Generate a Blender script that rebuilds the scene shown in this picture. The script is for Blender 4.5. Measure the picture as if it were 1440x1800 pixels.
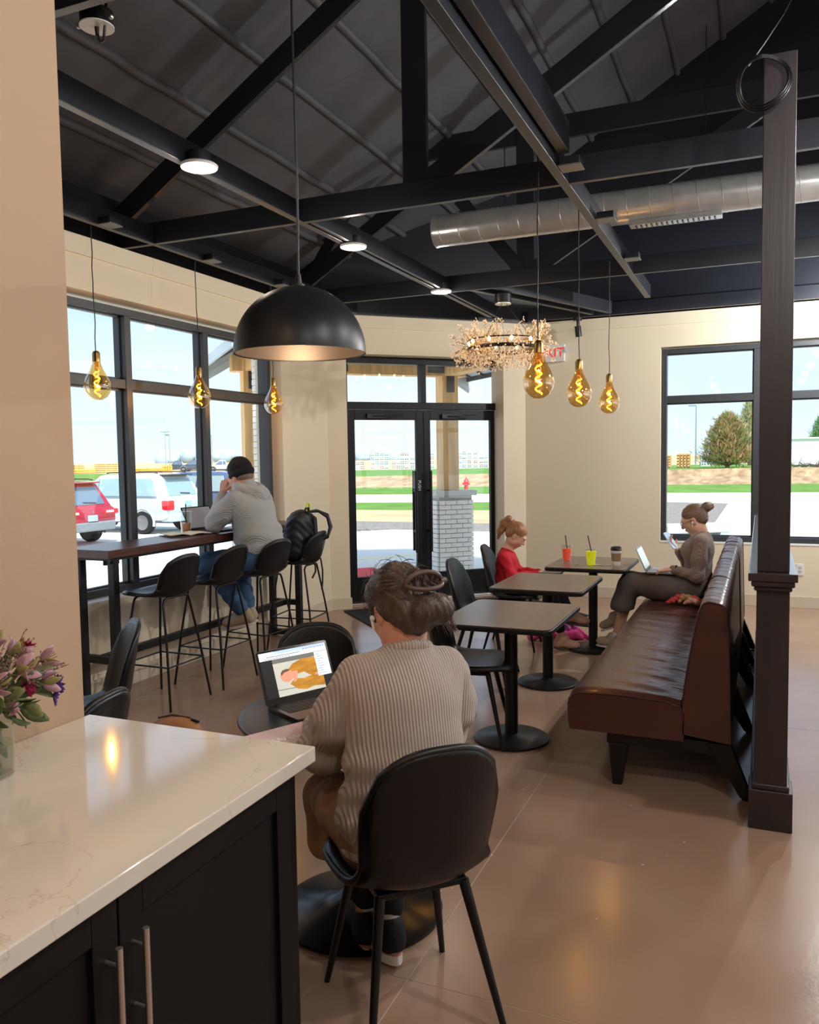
import bpy, bmesh, math, random
import numpy as np
from mathutils import Vector, Matrix
for o in list(bpy.data.objects): bpy.data.objects.remove(o, do_unlink=True)
S = bpy.context.scene
COL = S.collection
PI = math.pi

# ---------------------------------------------------------------- camera
cam_d = bpy.data.cameras.new('camera'); cam = bpy.data.objects.new('camera', cam_d); COL.objects.link(cam)
YAW, PIT, ROL = math.radians(23.209), math.radians(3.762), math.radians(0.862)
_f = Vector((-math.sin(YAW)*math.cos(PIT), math.cos(YAW)*math.cos(PIT), -math.sin(PIT)))
_r = Vector((math.cos(YAW), math.sin(YAW), 0)); _d = _f.cross(_r)
_c, _s = math.cos(ROL), math.sin(ROL)
R_ = _c*_r+_s*_d; D_ = -_s*_r+_c*_d
cam.matrix_world = Matrix(((R_.x, -D_.x, -_f.x, 0), (R_.y, -D_.y, -_f.y, 0), (R_.z, -D_.z, -_f.z, 1.65), (0, 0, 0, 1)))
cam_d.sensor_fit = 'HORIZONTAL'; cam_d.sensor_width = 36; cam_d.lens = 36*1444.4/1440
cam_d.clip_start = 0.02; cam_d.clip_end = 2000
S.camera = cam

# ---------------------------------------------------------------- sky, sun, exposure
S.view_settings.view_transform = 'Standard'; S.view_settings.look = 'None'
S.view_settings.gamma = 1; S.view_settings.use_curve_mapping = False
S.view_settings.exposure = 0.32
W = bpy.data.worlds.new('sky'); S.world = W; W.use_nodes = True
nt = W.node_tree; nt.nodes.clear()
def wn(t): return nt.nodes.new(t)
tc = wn('ShaderNodeTexCoord'); sep = wn('ShaderNodeSeparateXYZ'); nt.links.new(tc.outputs['Generated'], sep.inputs[0])
ramp = wn('ShaderNodeValToRGB'); nt.links.new(sep.outputs['Z'], ramp.inputs[0])
ramp.color_ramp.elements[0].position = 0.0; ramp.color_ramp.elements[0].color = (0.56, 0.69, 0.78, 1)
ramp.color_ramp.elements[1].position = 0.6; ramp.color_ramp.elements[1].color = (0.40, 0.54, 0.80, 1)
e = ramp.color_ramp.elements.new(0.16); e.color = (0.45, 0.59, 0.76, 1)
noi = wn('ShaderNodeTexNoise'); noi.inputs['Scale'].default_value = 3.0; noi.inputs['Detail'].default_value = 5
mp = wn('ShaderNodeMapping'); mp.inputs['Scale'].default_value = (1, 1, 3.2)
nt.links.new(tc.outputs['Generated'], mp.inputs[0]); nt.links.new(mp.outputs[0], noi.inputs['Vector'])
cr = wn('ShaderNodeValToRGB'); nt.links.new(noi.outputs['Fac'], cr.inputs[0])
cr.color_ramp.elements[0].position = 0.42; cr.color_ramp.elements[1].position = 0.68
cr.color_ramp.elements[0].color = (0, 0, 0, 1); cr.color_ramp.elements[1].color = (0.75, 0.75, 0.75, 1)
mx = wn('ShaderNodeMix'); mx.data_type = 'RGBA'; nt.links.new(cr.outputs[0], mx.inputs[0])
nt.links.new(ramp.outputs[0], mx.inputs[6]); mx.inputs[7].default_value = (0.58, 0.70, 0.81, 1)
bg = wn('ShaderNodeBackground'); nt.links.new(mx.outputs[2], bg.inputs[0]); bg.inputs[1].default_value = 1.45
out = wn('ShaderNodeOutputWorld'); nt.links.new(bg.outputs[0], out.inputs[0])

def light(name, kind, loc, energy, color=(1, 1, 1), rot=None, **kw):
    d = bpy.data.lights.new(name, kind); d.energy = energy; d.color = color
    for k, v in kw.items(): setattr(d, k, v)
    o = bpy.data.objects.new(name, d); COL.objects.link(o); o.location = loc
    if rot: o.rotation_euler = rot
    return o
sun_o = light('sun', 'SUN', (0, 0, 30), 6.0, (1, 0.96, 0.9), (math.radians(33), 0, math.radians(38)), angle=math.radians(6))
def portal(name, loc, rot, sx, sy):
    o = light(name, 'AREA', loc, 1, (1, 1, 1), rot, shape='RECTANGLE', size=sx, size_y=sy); o.data.cycles.is_portal = True
portal('window_portal', (-4.72, 5.0, 1.75), (0, math.radians(-90), 0), 2.2, 3.9)
portal('window_portal', (1.4, 9.9, 1.75), (math.radians(-90), 0, 0), 4.8, 2.1)
portal('window_portal', (-3.72, 8.97, 1.5), (math.radians(-90), 0, math.radians(45)), 1.9, 2.6)

portal('window_portal', (4.95, 5.0, 1.75), (0, math.radians(90), 0), 2.2, 8.2)  # portal of the added, unseen east windows

# ---------------------------------------------------------------- helpers
def lin(c):
    if isinstance(c, str): c = [int(c[i:i+2], 16)/255 for i in (0, 2, 4)]
    return tuple((x/12.92 if x <= .04045 else ((x+.055)/1.055)**2.4) for x in c)
def M(name, col, rough=.5, metal=0., bump=0., bscale=40., var=0., vscale=6., spec=.5, emit=None, estr=0., stretch=(1, 1, 1), coat=0., col2=None, wave=None, sheen=0., trans=0., ior=1.45, alpha=1., wrough=0.):
    """procedural principled material: noise colour variation, noise or wave relief"""
    m = bpy.data.materials.new(name); m.use_nodes = True; n = m.node_tree; b = n.nodes['Principled BSDF']
    c = lin(col)
    b.inputs['Base Color'].default_value = (*c, 1); b.inputs['Roughness'].default_value = rough; b.inputs['Metallic'].default_value = metal
    b.inputs['Specular IOR Level'].default_value = spec; b.inputs['Coat Weight'].default_value = coat
    b.inputs['Transmission Weight'].default_value = trans; b.inputs['IOR'].default_value = ior; b.inputs['Alpha'].default_value = alpha
    if sheen: b.inputs['Sheen Weight'].default_value = sheen
    if emit: b.inputs['Emission Color'].default_value = (*lin(emit), 1); b.inputs['Emission Strength'].default_value = estr
    t = mpn = None
    if var or bump or wave:
        t = n.nodes.new('ShaderNodeTexCoord'); mpn = n.nodes.new('ShaderNodeMapping'); mpn.inputs['Scale'].default_value = stretch
        n.links.new(t.outputs['Object'], mpn.inputs[0])
    if var:
        no = n.nodes.new('ShaderNodeTexNoise'); no.inputs['Scale'].default_value = vscale; no.inputs['Detail'].default_value = 6
        n.links.new(mpn.outputs[0], no.inputs['Vector'])
        r = n.nodes.new('ShaderNodeValToRGB'); n.links.new(no.outputs['Fac'], r.inputs[0])
        c2 = lin(col2) if col2 else tuple(min(1, x*(1+var)) for x in c)
        c1 = c if col2 else tuple(x*(1-var) for x in c)
        r.color_ramp.elements[0].position = .3; r.color_ramp.elements[1].position = .7
        r.color_ramp.elements[0].color = (*c1, 1); r.color_ramp.elements[1].color = (*c2, 1)
        n.links.new(r.outputs[0], b.inputs['Base Color'])
        if wrough:
            mr = n.nodes.new('ShaderNodeMapRange'); n.links.new(no.outputs['Fac'], mr.inputs[0])
            mr.inputs[1].default_value = .3; mr.inputs[2].default_value = .7; mr.inputs[3].default_value = rough-wrough; mr.inputs[4].default_value = rough+wrough
            n.links.new(mr.outputs[0], b.inputs['Roughness'])
    if wave:
        wv = n.nodes.new('ShaderNodeTexWave'); wv.bands_direction = wave[0]; wv.inputs['Scale'].default_value = wave[1]; wv.inputs['Distortion'].default_value = wave[3] if len(wave) > 3 else .4
        wv.inputs['Detail'].default_value = 1; n.links.new(t.outputs['Object'], wv.inputs['Vector'])
        bp = n.nodes.new('ShaderNodeBump'); bp.inputs['Strength'].default_value = wave[2]; bp.inputs['Distance'].default_value = .01
        n.links.new(wv.outputs['Fac'], bp.inputs['Height']); n.links.new(bp.outputs[0], b.inputs['Normal'])
    elif bump:
        nb = n.nodes.new('ShaderNodeTexNoise'); nb.inputs['Scale'].default_value = bscale; nb.inputs['Detail'].default_value = 4
        n.links.new(mpn.outputs[0], nb.inputs['Vector'])
        bp = n.nodes.new('ShaderNodeBump'); bp.inputs['Strength'].default_value = bump; bp.inputs['Distance'].default_value = .01
        n.links.new(nb.outputs['Fac'], bp.inputs['Height']); n.links.new(bp.outputs[0], b.inputs['Normal'])
    return m
def glass_pane_mat(name, tint=(1, 1, 1), refl=.06, rough=0.0):
    m = bpy.data.materials.new(name); m.use_nodes = True; n = m.node_tree; n.nodes.clear()
    tr = n.nodes.new('ShaderNodeBsdfTransparent'); tr.inputs[0].default_value = (*tint, 1)
    gl = n.nodes.new('ShaderNodeBsdfGlossy'); gl.inputs['Roughness'].default_value = rough; gl.inputs[0].default_value = (1, 1, 1, 1)
    lw = n.nodes.new('ShaderNodeLayerWeight'); lw.inputs[0].default_value = .5
    pw = n.nodes.new('ShaderNodeMath'); pw.operation = 'POWER'; pw.inputs[1].default_value = 5; n.links.new(lw.outputs['Facing'], pw.inputs[0])
    mu = n.nodes.new('ShaderNodeMath'); mu.operation = 'MULTIPLY_ADD'; mu.inputs[1].default_value = .85; mu.inputs[2].default_value = refl; mu.use_clamp = True
    n.links.new(pw.outputs[0], mu.inputs[0])
    mi = n.nodes.new('ShaderNodeMixShader'); n.links.new(mu.outputs[0], mi.inputs[0]); n.links.new(tr.outputs[0], mi.inputs[1]); n.links.new(gl.outputs[0], mi.inputs[2])
    o = n.nodes.new('ShaderNodeOutputMaterial'); n.links.new(mi.outputs[0], o.inputs[0])
    return m

def frame_z(d):
    d = Vector(d).normalized(); a = Vector((0, 0, 1)) if abs(d.z) < .95 else Vector((1, 0, 0))
    x = a.cross(d).normalized(); return x, d.cross(x), d
class MB:
    def __init__(s): s.v = []; s.f = []
    def add(s, vs, fs):
        o = len(s.v); s.v += [tuple(p) for p in vs]; s.f += [tuple(i+o for i in f) for f in fs]; return s
    def box(s, x0, x1, y0, y1, z0, z1):
        return s.add([(x0, y0, z0), (x1, y0, z0), (x1, y1, z0), (x0, y1, z0), (x0, y0, z1), (x1, y0, z1), (x1, y1, z1), (x0, y1, z1)],
                     [(0, 3, 2, 1), (4, 5, 6, 7), (0, 1, 5, 4), (1, 2, 6, 5), (2, 3, 7, 6), (3, 0, 4, 7)])
    def bar(s, p0, p1, w, h, up=(0, 0, 1)):
        """rectangular bar from p0 to p1; w across, h along up"""
        p0 = Vector(p0); p1 = Vector(p1); d = (p1-p0).normalized(); u = Vector(up); x = d.cross(u).normalized(); u = x.cross(d)
        vs = []
        for p in (p0, p1):
            for a, b in ((-1, -1), (1, -1), (1, 1), (-1, 1)): vs.append(p+x*(a*w/2)+u*(b*h/2))
        return s.add(vs, [(0, 1, 2, 3), (7, 6, 5, 4), (0, 4, 5, 1), (1, 5, 6, 2), (2, 6, 7, 3), (3, 7, 4, 0)])
    def cyl(s, p0, p1, r0, r1=None, n=16, caps=True):
        r1 = r0 if r1 is None else r1; p0 = Vector(p0); p1 = Vector(p1); x, y, d = frame_z(p1-p0); vs = []
        for p, r in ((p0, r0), (p1, r1)):
            for i in range(n):
                a = 2*PI*i/n; vs.append(p+x*(r*math.cos(a))+y*(r*math.sin(a)))
        fs = [(i, (i+1) % n, n+(i+1) % n, n+i) for i in range(n)]
        if caps: fs += [tuple(range(n-1, -1, -1)), tuple(range(n, 2*n))]
        return s.add(vs, fs)
    def tube(s, pts, r, n=8, closed=False):
        pts = [Vector(p) for p in pts]; k = len(pts); vs = []; fs = []
        rs = r if isinstance(r, (list, tuple)) else [r]*k; x = None
        for i, p in enumerate(pts):
            d = (pts[(i+1) % k]-pts[i-1]) if closed else (pts[min(i+1, k-1)]-pts[max(i-1, 0)])
            d = d.normalized() if d.length > 1e-9 else Vector((0, 0, 1))
            if x is None: x = frame_z(d)[0]
            x = (x-d*x.dot(d)); x = x.normalized() if x.length > 1e-6 else frame_z(d)[0]; y = d.cross(x)
            for j in range(n):
                a = 2*PI*j/n; vs.append(p+x*(rs[i]*math.cos(a))+y*(rs[i]*math.sin(a)))
        for i in range(k if closed else k-1):
            a, b = i*n, ((i+1) % k)*n
            fs += [(a+j, a+(j+1) % n, b+(j+1) % n, b+j) for j in range(n)]
        if not closed: fs += [tuple(range(n-1, -1, -1)), tuple(range((k-1)*n, k*n))]
        return s.add(vs, fs)
    def lathe(s, prof, n=24, c=(0, 0, 0), closed=False):
        vs = []; fs = []; k = len(prof)
        for r, z in prof:
            for j in range(n):
                a = 2*PI*j/n; vs.append((c[0]+r*math.cos(a), c[1]+r*math.sin(a), c[2]+z))
        for i in range(k if closed else k-1):
            a, b = i*n, ((i+1) % k)*n; fs += [(a+j, a+(j+1) % n, b+(j+1) % n, b+j) for j in range(n)]
        return s.add(vs, fs)
    def sph(s, c, r, nu=12, nv=8, rot=None):
        r = (r, r, r) if isinstance(r, (int, float)) else r; vs = []; fs = []
        for i in range(nv+1):
            t = PI*i/nv
            for j in range(nu):
                a = 2*PI*j/nu; p = Vector((r[0]*math.sin(t)*math.cos(a), r[1]*math.sin(t)*math.sin(a), r[2]*math.cos(t)))
                if rot is not None: p = rot @ p
                vs.append(p+Vector(c))
        for i in range(nv):
            for j in range(nu): fs.append((i*nu+j, (i+1)*nu+j, (i+1)*nu+(j+1) % nu, i*nu+(j+1) % nu))
        return s.add(vs, fs)
    def prism(s, poly, axis, a0, a1):
        """extrude a 2-D polygon along an axis: 'x' poly=(y,z), 'y' poly=(x,z), 'z' poly=(x,y)"""
        def P(u, v, a): return {'x': (a, u, v), 'y': (u, a, v), 'z': (u, v, a)}[axis]
        n = len(poly); vs = [P(u, v, a0) for u, v in poly]+[P(u, v, a1) for u, v in poly]
        return s.add(vs, [tuple(range(n-1, -1, -1)), tuple(range(n, 2*n))]+[(i, (i+1) % n, n+(i+1) % n, n+i) for i in range(n)])
    def grid(s, fn, nu, nv, wrap=False):
        vs = [fn(i/(nu-1 if not wrap else nu), j/(nv-1)) for j in range(nv) for i in range(nu)]; fs = []
        for j in range(nv-1):
            for i in range(nu if wrap else nu-1): fs.append((j*nu+i, j*nu+(i+1) % nu, (j+1)*nu+(i+1) % nu, (j+1)*nu+i))
        return s.add(vs, fs)
    def build(s, name, mat, parent=None, smooth=None, bevel=0, bseg=2, loc=None, solid=0, sub=0, fix=True):
        me = bpy.data.meshes.new(name); me.from_pydata(s.v, [], s.f); me.update()
        if fix:
            bm = bmesh.new(); bm.from_mesh(me); bmesh.ops.recalc_face_normals(bm, faces=bm.faces); bm.to_mesh(me); bm.free()
        o = bpy.data.objects.new(name, me); COL.objects.link(o)
        if mat: me.materials.append(mat)
        if parent: o.parent = parent
        if loc: o.location = loc
        if smooth or bevel or sub:
            me.polygons.foreach_set('use_smooth', [True]*len(me.polygons))
            me.set_sharp_from_angle(angle=math.radians(smooth or 40))
        if solid: md = o.modifiers.new('solid', 'SOLIDIFY'); md.thickness = solid; md.offset = 0
        if sub: md = o.modifiers.new('sub', 'SUBSURF'); md.levels = sub; md.render_levels = sub
        if bevel: md = o.modifiers.new('bevel', 'BEVEL'); md.width = bevel; md.segments = bseg; md.limit_method = 'ANGLE'; md.angle_limit = math.radians(35); md.harden_normals = True
        return o
def box(name, mat, parent, x0, x1, y0, y1, z0, z1, bevel=0): return MB().box(x0, x1, y0, y1, z0, z1).build(name, mat, parent, bevel=bevel)
def tag(o, label=None, cat=None, group=None, kind=None):
    if label: o['label'] = label
    if cat: o['category'] = cat
    if group: o['group'] = group
    if kind: o['kind'] = kind
    return o
def thing(name, label, cat, loc=(0, 0, 0), rz=0, group=None, rot=None):
    o = bpy.data.objects.new(name, None); COL.objects.link(o); o.location = loc; o.rotation_euler = rot or (0, 0, rz); o.empty_display_size = .1
    return tag(o, label, cat, group)
def struct(o): o['kind'] = 'structure'; return o
def kids(o): return [c for c in bpy.data.objects if c.parent == o]
def dup(o, label=None, loc=None, rz=None, parent=None):
    c = o.copy(); COL.objects.link(c)
    if parent: c.parent = parent
    for k in kids(o): dup(k, parent=c)
    if label: c['label'] = label
    if loc is not None: c.location = loc
    if rz is not None: c.rotation_euler = (0, 0, rz)
    return c
def rrect(w, h, r, n=5):
    pts = []
    for cx, cy, a0 in ((w/2-r, h/2-r, 0), (-w/2+r, h/2-r, 90), (-w/2+r, -h/2+r, 180), (w/2-r, -h/2+r, 270)):
        for i in range(n+1):
            a = math.radians(a0+90*i/n); pts.append((cx+r*math.cos(a), cy+r*math.sin(a)))
    return pts
def text(name, body, mat, parent, loc, rot, size, extrude=.0006, align='CENTER'):
    cu = bpy.data.curves.new(name, 'FONT'); cu.body = body; cu.size = size; cu.extrude = extrude; cu.align_x = align; cu.align_y = 'CENTER'
    o = bpy.data.objects.new(name, cu); COL.objects.link(o); dg = bpy.context.evaluated_depsgraph_get()
    me = bpy.data.meshes.new_from_object(o.evaluated_get(dg)); bpy.data.objects.remove(o, do_unlink=True)
    q = bpy.data.objects.new(name, me); COL.objects.link(q); me.materials.clear(); me.materials.append(mat); q.parent = parent; q.location = loc; q.rotation_euler = rot
    return q

# ---- implicit surfaces for bodies and cloth: smooth unions of tapered capsules and ellipsoids, meshed by surface nets
class SDF:
    def __init__(s): s.p = []
    def cap(s, a, b, ra, rb=None, k=.02, op='+'): s.p.append(('c', np.array(a, float), np.array(b, float), ra, ra if rb is None else rb, k, op)); return s
    def chain(s, pts, rs, k=.02):
        for i in range(len(pts)-1): s.cap(pts[i], pts[i+1], rs[i], rs[i+1], k)
        return s
    def ell(s, c, r, R=None, k=.02, op='+'): s.p.append(('e', np.array(c, float), np.array(r, float), None if R is None else np.array(R, float), None, k, op)); return s
    def mesh(s, h, disp=None):
        lo = np.full(3, 1e9); hi = -lo.copy()
        for q in s.p:
            if q[6] == '-': continue
            if q[0] == 'c': m = max(q[3], q[4]); a = np.minimum(q[1], q[2])-m; b = np.maximum(q[1], q[2])+m
            else: m = q[2].max() if q[3] is not None else q[2]; a = q[1]-m; b = q[1]+m
            lo = np.minimum(lo, a); hi = np.maximum(hi, b)
        lo -= 3*h+.015; hi += 3*h+.015
        n = np.ceil((hi-lo)/h).astype(int)+1
        ax = [lo[i]+h*np.arange(n[i]) for i in range(3)]
        V = np.full(n, 1.0, np.float32)
        for q in s.p:
            k = q[5]; mg = k+4*h+.01
            if q[0] == 'c': m = max(q[3], q[4]); a = np.minimum(q[1], q[2])-m-mg; b = np.maximum(q[1], q[2])+m+mg
            else: m = q[2].max() if q[3] is not None else q[2]; a = q[1]-m-mg; b = q[1]+m+mg
            i0 = np.clip(np.floor((a-lo)/h).astype(int), 0, n-1); i1 = np.clip(np.ceil((b-lo)/h).astype(int)+1, 1, n)
            if (i1 <= i0).any(): continue
            sl = tuple(slice(i0[i], i1[i]) for i in range(3))
            X = ax[0][sl[0]][:, None, None]; Y = ax[1][sl[1]][None, :, None]; Z = ax[2][sl[2]][None, None, :]
            if q[0] == 'c':
                A, B = q[1], q[2]; d = B-A; L = max(d@d, 1e-12)
                t = np.clip(((X-A[0])*d[0]+(Y-A[1])*d[1]+(Z-A[2])*d[2])/L, 0, 1)
                D = np.sqrt((X-A[0]-t*d[0])**2+(Y-A[1]-t*d[1])**2+(Z-A[2]-t*d[2])**2)-(q[3]+(q[4]-q[3])*t)
            else:
                x, y, z = X-q[1][0], Y-q[1][1], Z-q[1][2]; r = q[2]
                if q[3] is not None:
                    R = q[3]; x, y, z = (R[0, 0]*x+R[1, 0]*y+R[2, 0]*z), (R[0, 1]*x+R[1, 1]*y+R[2, 1]*z), (R[0, 2]*x+R[1, 2]*y+R[2, 2]*z)
                k0 = np.sqrt((x/r[0])**2+(y/r[1])**2+(z/r[2])**2); k1 = np.sqrt((x/r[0]**2)**2+(y/r[1]**2)**2+(z/r[2]**2)**2)
                D = k0*(k0-1)/np.maximum(k1, 1e-9)
            v = V[sl]
            if q[6] == '+':
                hh = np.maximum(k-np.abs(v-D), 0)/max(k, 1e-6); V[sl] = np.minimum(v, D)-hh*hh*k*.25
            else:
                D = -D; hh = np.maximum(k-np.abs(v-D), 0)/max(k, 1e-6); V[sl] = np.maximum(v, D)+hh*hh*k*.25
        if disp is not None: V = V+disp(ax[0][:, None, None], ax[1][None, :, None], ax[2][None, None, :])
        ins = V < 0
        c = np.zeros(n-1, np.int8); offs = [(i, j, l) for i in (0, 1) for j in (0, 1) for l in (0, 1)]
        for i, j, l in offs: c += ins[i:n[0]-1+i, j:n[1]-1+j, l:n[2]-1+l]
        act = np.argwhere((c > 0) & (c < 8)); idx = np.full(n-1, -1, np.int64); idx[tuple(act.T)] = np.arange(len(act))
        P = np.zeros((len(act), 3)); C = np.zeros(len(act))
        for a in range(8):
            for b in range(a+1, 8):
                oa, ob = np.array(offs[a]), np.array(offs[b])
                if np.abs(oa-ob).sum() != 1: continue
                va = V[tuple((act+oa).T)]; vb = V[tuple((act+ob).T)]; m = (va < 0) != (vb < 0)
                t = np.where(m, va/np.where(m, va-vb, 1), 0); P += np.where(m[:, None], oa+(ob-oa)*t[:, None], 0); C += m
        P = lo+h*(act+P/C[:, None]); F = []
        for axn in range(3):
            sl0 = [slice(None)]*3; sl1 = [slice(None)]*3; sl0[axn] = slice(0, -1); sl1[axn] = slice(1, None)
            A = ins[tuple(sl0)]; B = ins[tuple(sl1)]; e = np.argwhere(A != B); u, w = (axn+1) % 3, (axn+2) % 3
            e = e[(e[:, u] > 0) & (e[:, w] > 0) & (e[:, u] < n[u]-1) & (e[:, w] < n[w]-1)]
            fl = A[tuple(e.T)]; q = []
            for du, dw in ((-1, -1), (0, -1), (0, 0), (-1, 0)):
                t = e.copy(); t[:, u] += du; t[:, w] += dw; q.append(idx[tuple(t.T)])
            q = np.stack(q, 1); q[~fl] = q[~fl][:, ::-1]; F.append(q)
        return P, np.concatenate(F)
    def build(s, name, mat, parent=None, h=.008, disp=None):
        P, F = s.mesh(h, disp); me = bpy.data.meshes.new(name); me.from_pydata(P.tolist(), [], F.tolist()); me.update()
        me.polygons.foreach_set('use_smooth', [True]*len(me.polygons)); me.materials.append(mat)
        o = bpy.data.objects.new(name, me); COL.objects.link(o)
        if parent: o.parent = parent
        return o
def basis(fwd, up=(0, 0, 1)):
    f = Vector(fwd).normalized(); r = f.cross(Vector(up)).normalized(); u = r.cross(f); return r, f, u   # right, forward, up

# ---------------------------------------------------------------- materials
m_wall = M('painted_wall', (.875, .82, .72), .75, bump=.05, bscale=120)
m_wall2 = M('shade_toned_wall', (.745, .625, .515), .75, bump=.05, bscale=120)  # wall paint darkened and warmed: the partition's shade is put into its colour
m_trimwall = M('baseboard_paint', (.80, .745, .655), .6)
m_black = M('black_ceiling_paint', (.125, .135, .165), .36, var=.15, vscale=3)
m_deck = M('black_roof_foam', (.31, .31, .325), .6, bump=.5, bscale=7, var=.2, vscale=2)
m_steel = M('black_steel', (.075, .075, .085), .45)
m_winframe = M('dark_window_frame', (.20, .21, .225), .4)
m_doorframe = M('black_door_frame', (.04, .044, .056), .45, spec=.3)
m_glass = glass_pane_mat('window_glass', (.97, .985, .985), .035)
m_floor = M('stained_concrete', (.61, .48, .39), .20, var=.3, vscale=1.6, col2=(.66, .535, .45), bump=.03, bscale=60, spec=.5, wrough=.03)
m_joint = M('floor_joint', (.76, .68, .60), .6)
m_blackplastic = M('black_plastic', (.05, .05, .058), .42)
m_leather = M('black_faux_leather', (.042, .045, .056), .36, bump=.12, bscale=150, spec=.55)
m_piping = M('black_piping', (.09, .09, .10), .4)
m_chairleg = M('black_chair_leg', (.05, .05, .055), .4)
m_wiremetal = M('black_wire', (.06, .06, .066), .38)
m_brass = M('brass_socket', (.62, .5, .3), .3, 1)
m_nickel = M('brushed_nickel', (.88, .86, .83), .36, 1)
m_white = M('white_plastic', (.88, .87, .85), .4)
m_quartz = M('white_quartz', (.93, .88, .82), .09, var=.02, vscale=3, spec=.5)
m_cab = M('dark_cabinet', (.075, .062, .062), .5, spec=.22, var=.12, vscale=18, stretch=(1, 1, .08))
m_post = M('dark_stained_post', (.19, .165, .17), .36, var=.16, vscale=16, stretch=(1, 1, .05), bump=.05, bscale=90)
m_booth = M('oxblood_leather', (.31, .175, .155), .32, bump=.35, bscale=22, stretch=(.45, 2.2, 1), var=.14, vscale=5, spec=.5, coat=.12)
m_laminate = M('brown_laminate', (.46, .39, .34), .28, var=.08, vscale=30, stretch=(1, .1, 1))
m_wood = M('dark_walnut', (.34, .19, .145), .3, var=.35, vscale=14, stretch=(6, .5, 6), bump=.05)
m_galv = M('galvanised_duct', (.80, .81, .81), .28, .6, var=.12, vscale=9, bump=.03, bscale=12)
m_copperduct = m_galv
m_skin = M('skin', (.86, .66, .56), .5, var=.05, vscale=14)
m_skin2 = M('skin_rosy', (.84, .60, .51), .5, var=.06, vscale=14)
m_mat = M('black_floor_mat', (.08, .085, .095), .8, bump=.6, bscale=300)
# ================================================================ room shell
XL, YR = -4.30, 9.55                      # window wall on the left, far wall on the right
CO = (-4.30, 7.83); CL = 2.42             # entrance corner wall runs at 45 degrees from here
ZW = 3.20                                 # top of the painted walls
fl = struct(thing('floor', 'stained brown concrete floor with sawn control joints', None))
xs = [-4.75, -1.012, 4.6]; ysl = [[-6.0, -1.6, 2.288, 6.16, 10.0], [-6.0, -1.6, 2.288, 5.33, 8.4, 10.0]]
for i in range(2):
    for j in range(len(ysl[i])-1):
        o = box('slab', m_floor, fl, xs[i]+.002, xs[i+1]-.002, ysl[i][j]+.002, ysl[i][j+1]-.002, -.12, 0)
box('joint_filler', m_joint, fl, -4.7, 4.6, -6, 10, -.13, -.0012)
def wall(name, f, mat=None):
    b = MB(); f(b); o = struct(b.build(name, mat or m_wall)); return o
def wl(b):
    b.box(-4.60, XL, -6.2, 3.0, 0, ZW); b.box(-4.60, XL, 3.0, 6.917, 0, .655); b.box(-4.60, XL, 3.0, 6.917, 2.835, ZW); b.box(-4.60, XL, 6.917, 7.83, 0, ZW)
wall('wall_left', wl)
cw = struct(thing('wall_corner', 'beige angled wall around the glazed entrance', None, (CO[0], CO[1], 0), math.radians(45)))
b = MB(); b.box(-.1, .22, 0, .30, 0, ZW); b.box(2.14, CL+.1, 0, .30, 0, ZW); b.box(.22, 2.14, 0, .30, 2.79, ZW); b.build('wall_panel', m_wall, cw)
def wr(b):
    x0 = CO[0]+CL*.7071
    b.box(x0-.05, -1.04, YR, YR+.28, 0, ZW); b.box(-1.04, 3.6, YR, YR+.28, 0, .675); b.box(-1.04, 3.6, YR, YR+.28, 2.83, ZW); b.box(3.6, 4.85, YR, YR+.28, 0, ZW)
wall('wall_right', wr)
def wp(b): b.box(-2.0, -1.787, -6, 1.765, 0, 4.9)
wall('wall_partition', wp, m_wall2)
wall('wall_rear', lambda b: b.box(-4.6, 4.85, -6.2, -6.0, 0, 6.6))
def we(b):
    b.box(4.6, 4.85, -6.2, .9, 0, 6.6); b.box(4.6, 4.85, 9.1, 9.8, 0, 6.6); b.box(4.6, 4.85, .9, 9.1, 0, .675); b.box(4.6, 4.85, .9, 9.1, 2.83, 6.6)
wall('wall_east', we)
# painted band standing a little proud at the top of each wall
ht = .13
struct(box('trim_1', m_wall, None, XL-.02, XL+.014, -6, 7.83, ZW-ht, ZW))
struct(box('trim_2', m_wall, None, CO[0]+CL*.7071, 4.6, YR-.014, YR+.02, ZW-ht, ZW))
o = struct(box('trim_3', m_wall, None, -.01, CL+.01, -.014, .02, ZW-ht, ZW)); o.location = (*CO, 0); o.rotation_euler.z = math.radians(45)
# baseboards
bh, bt = .125, .014
struct(box('baseboard_left', m_trimwall, None, XL, XL+bt, 2, 7.84, 0, bh, .003))
struct(box('baseboard_right', m_trimwall, None, CO[0]+CL*.7071, 4.6, YR-bt, YR, 0, bh, .003))
for nm, a, c in (('baseboard_corner', 0, .235), ('baseboard_entrance', 2.125, CL)):
    o = struct(box(nm, m_trimwall, None, a, c, -bt, 0.0, 0, bh, .003)); o.location = (*CO, 0); o.rotation_euler.z = math.radians(45)
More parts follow.
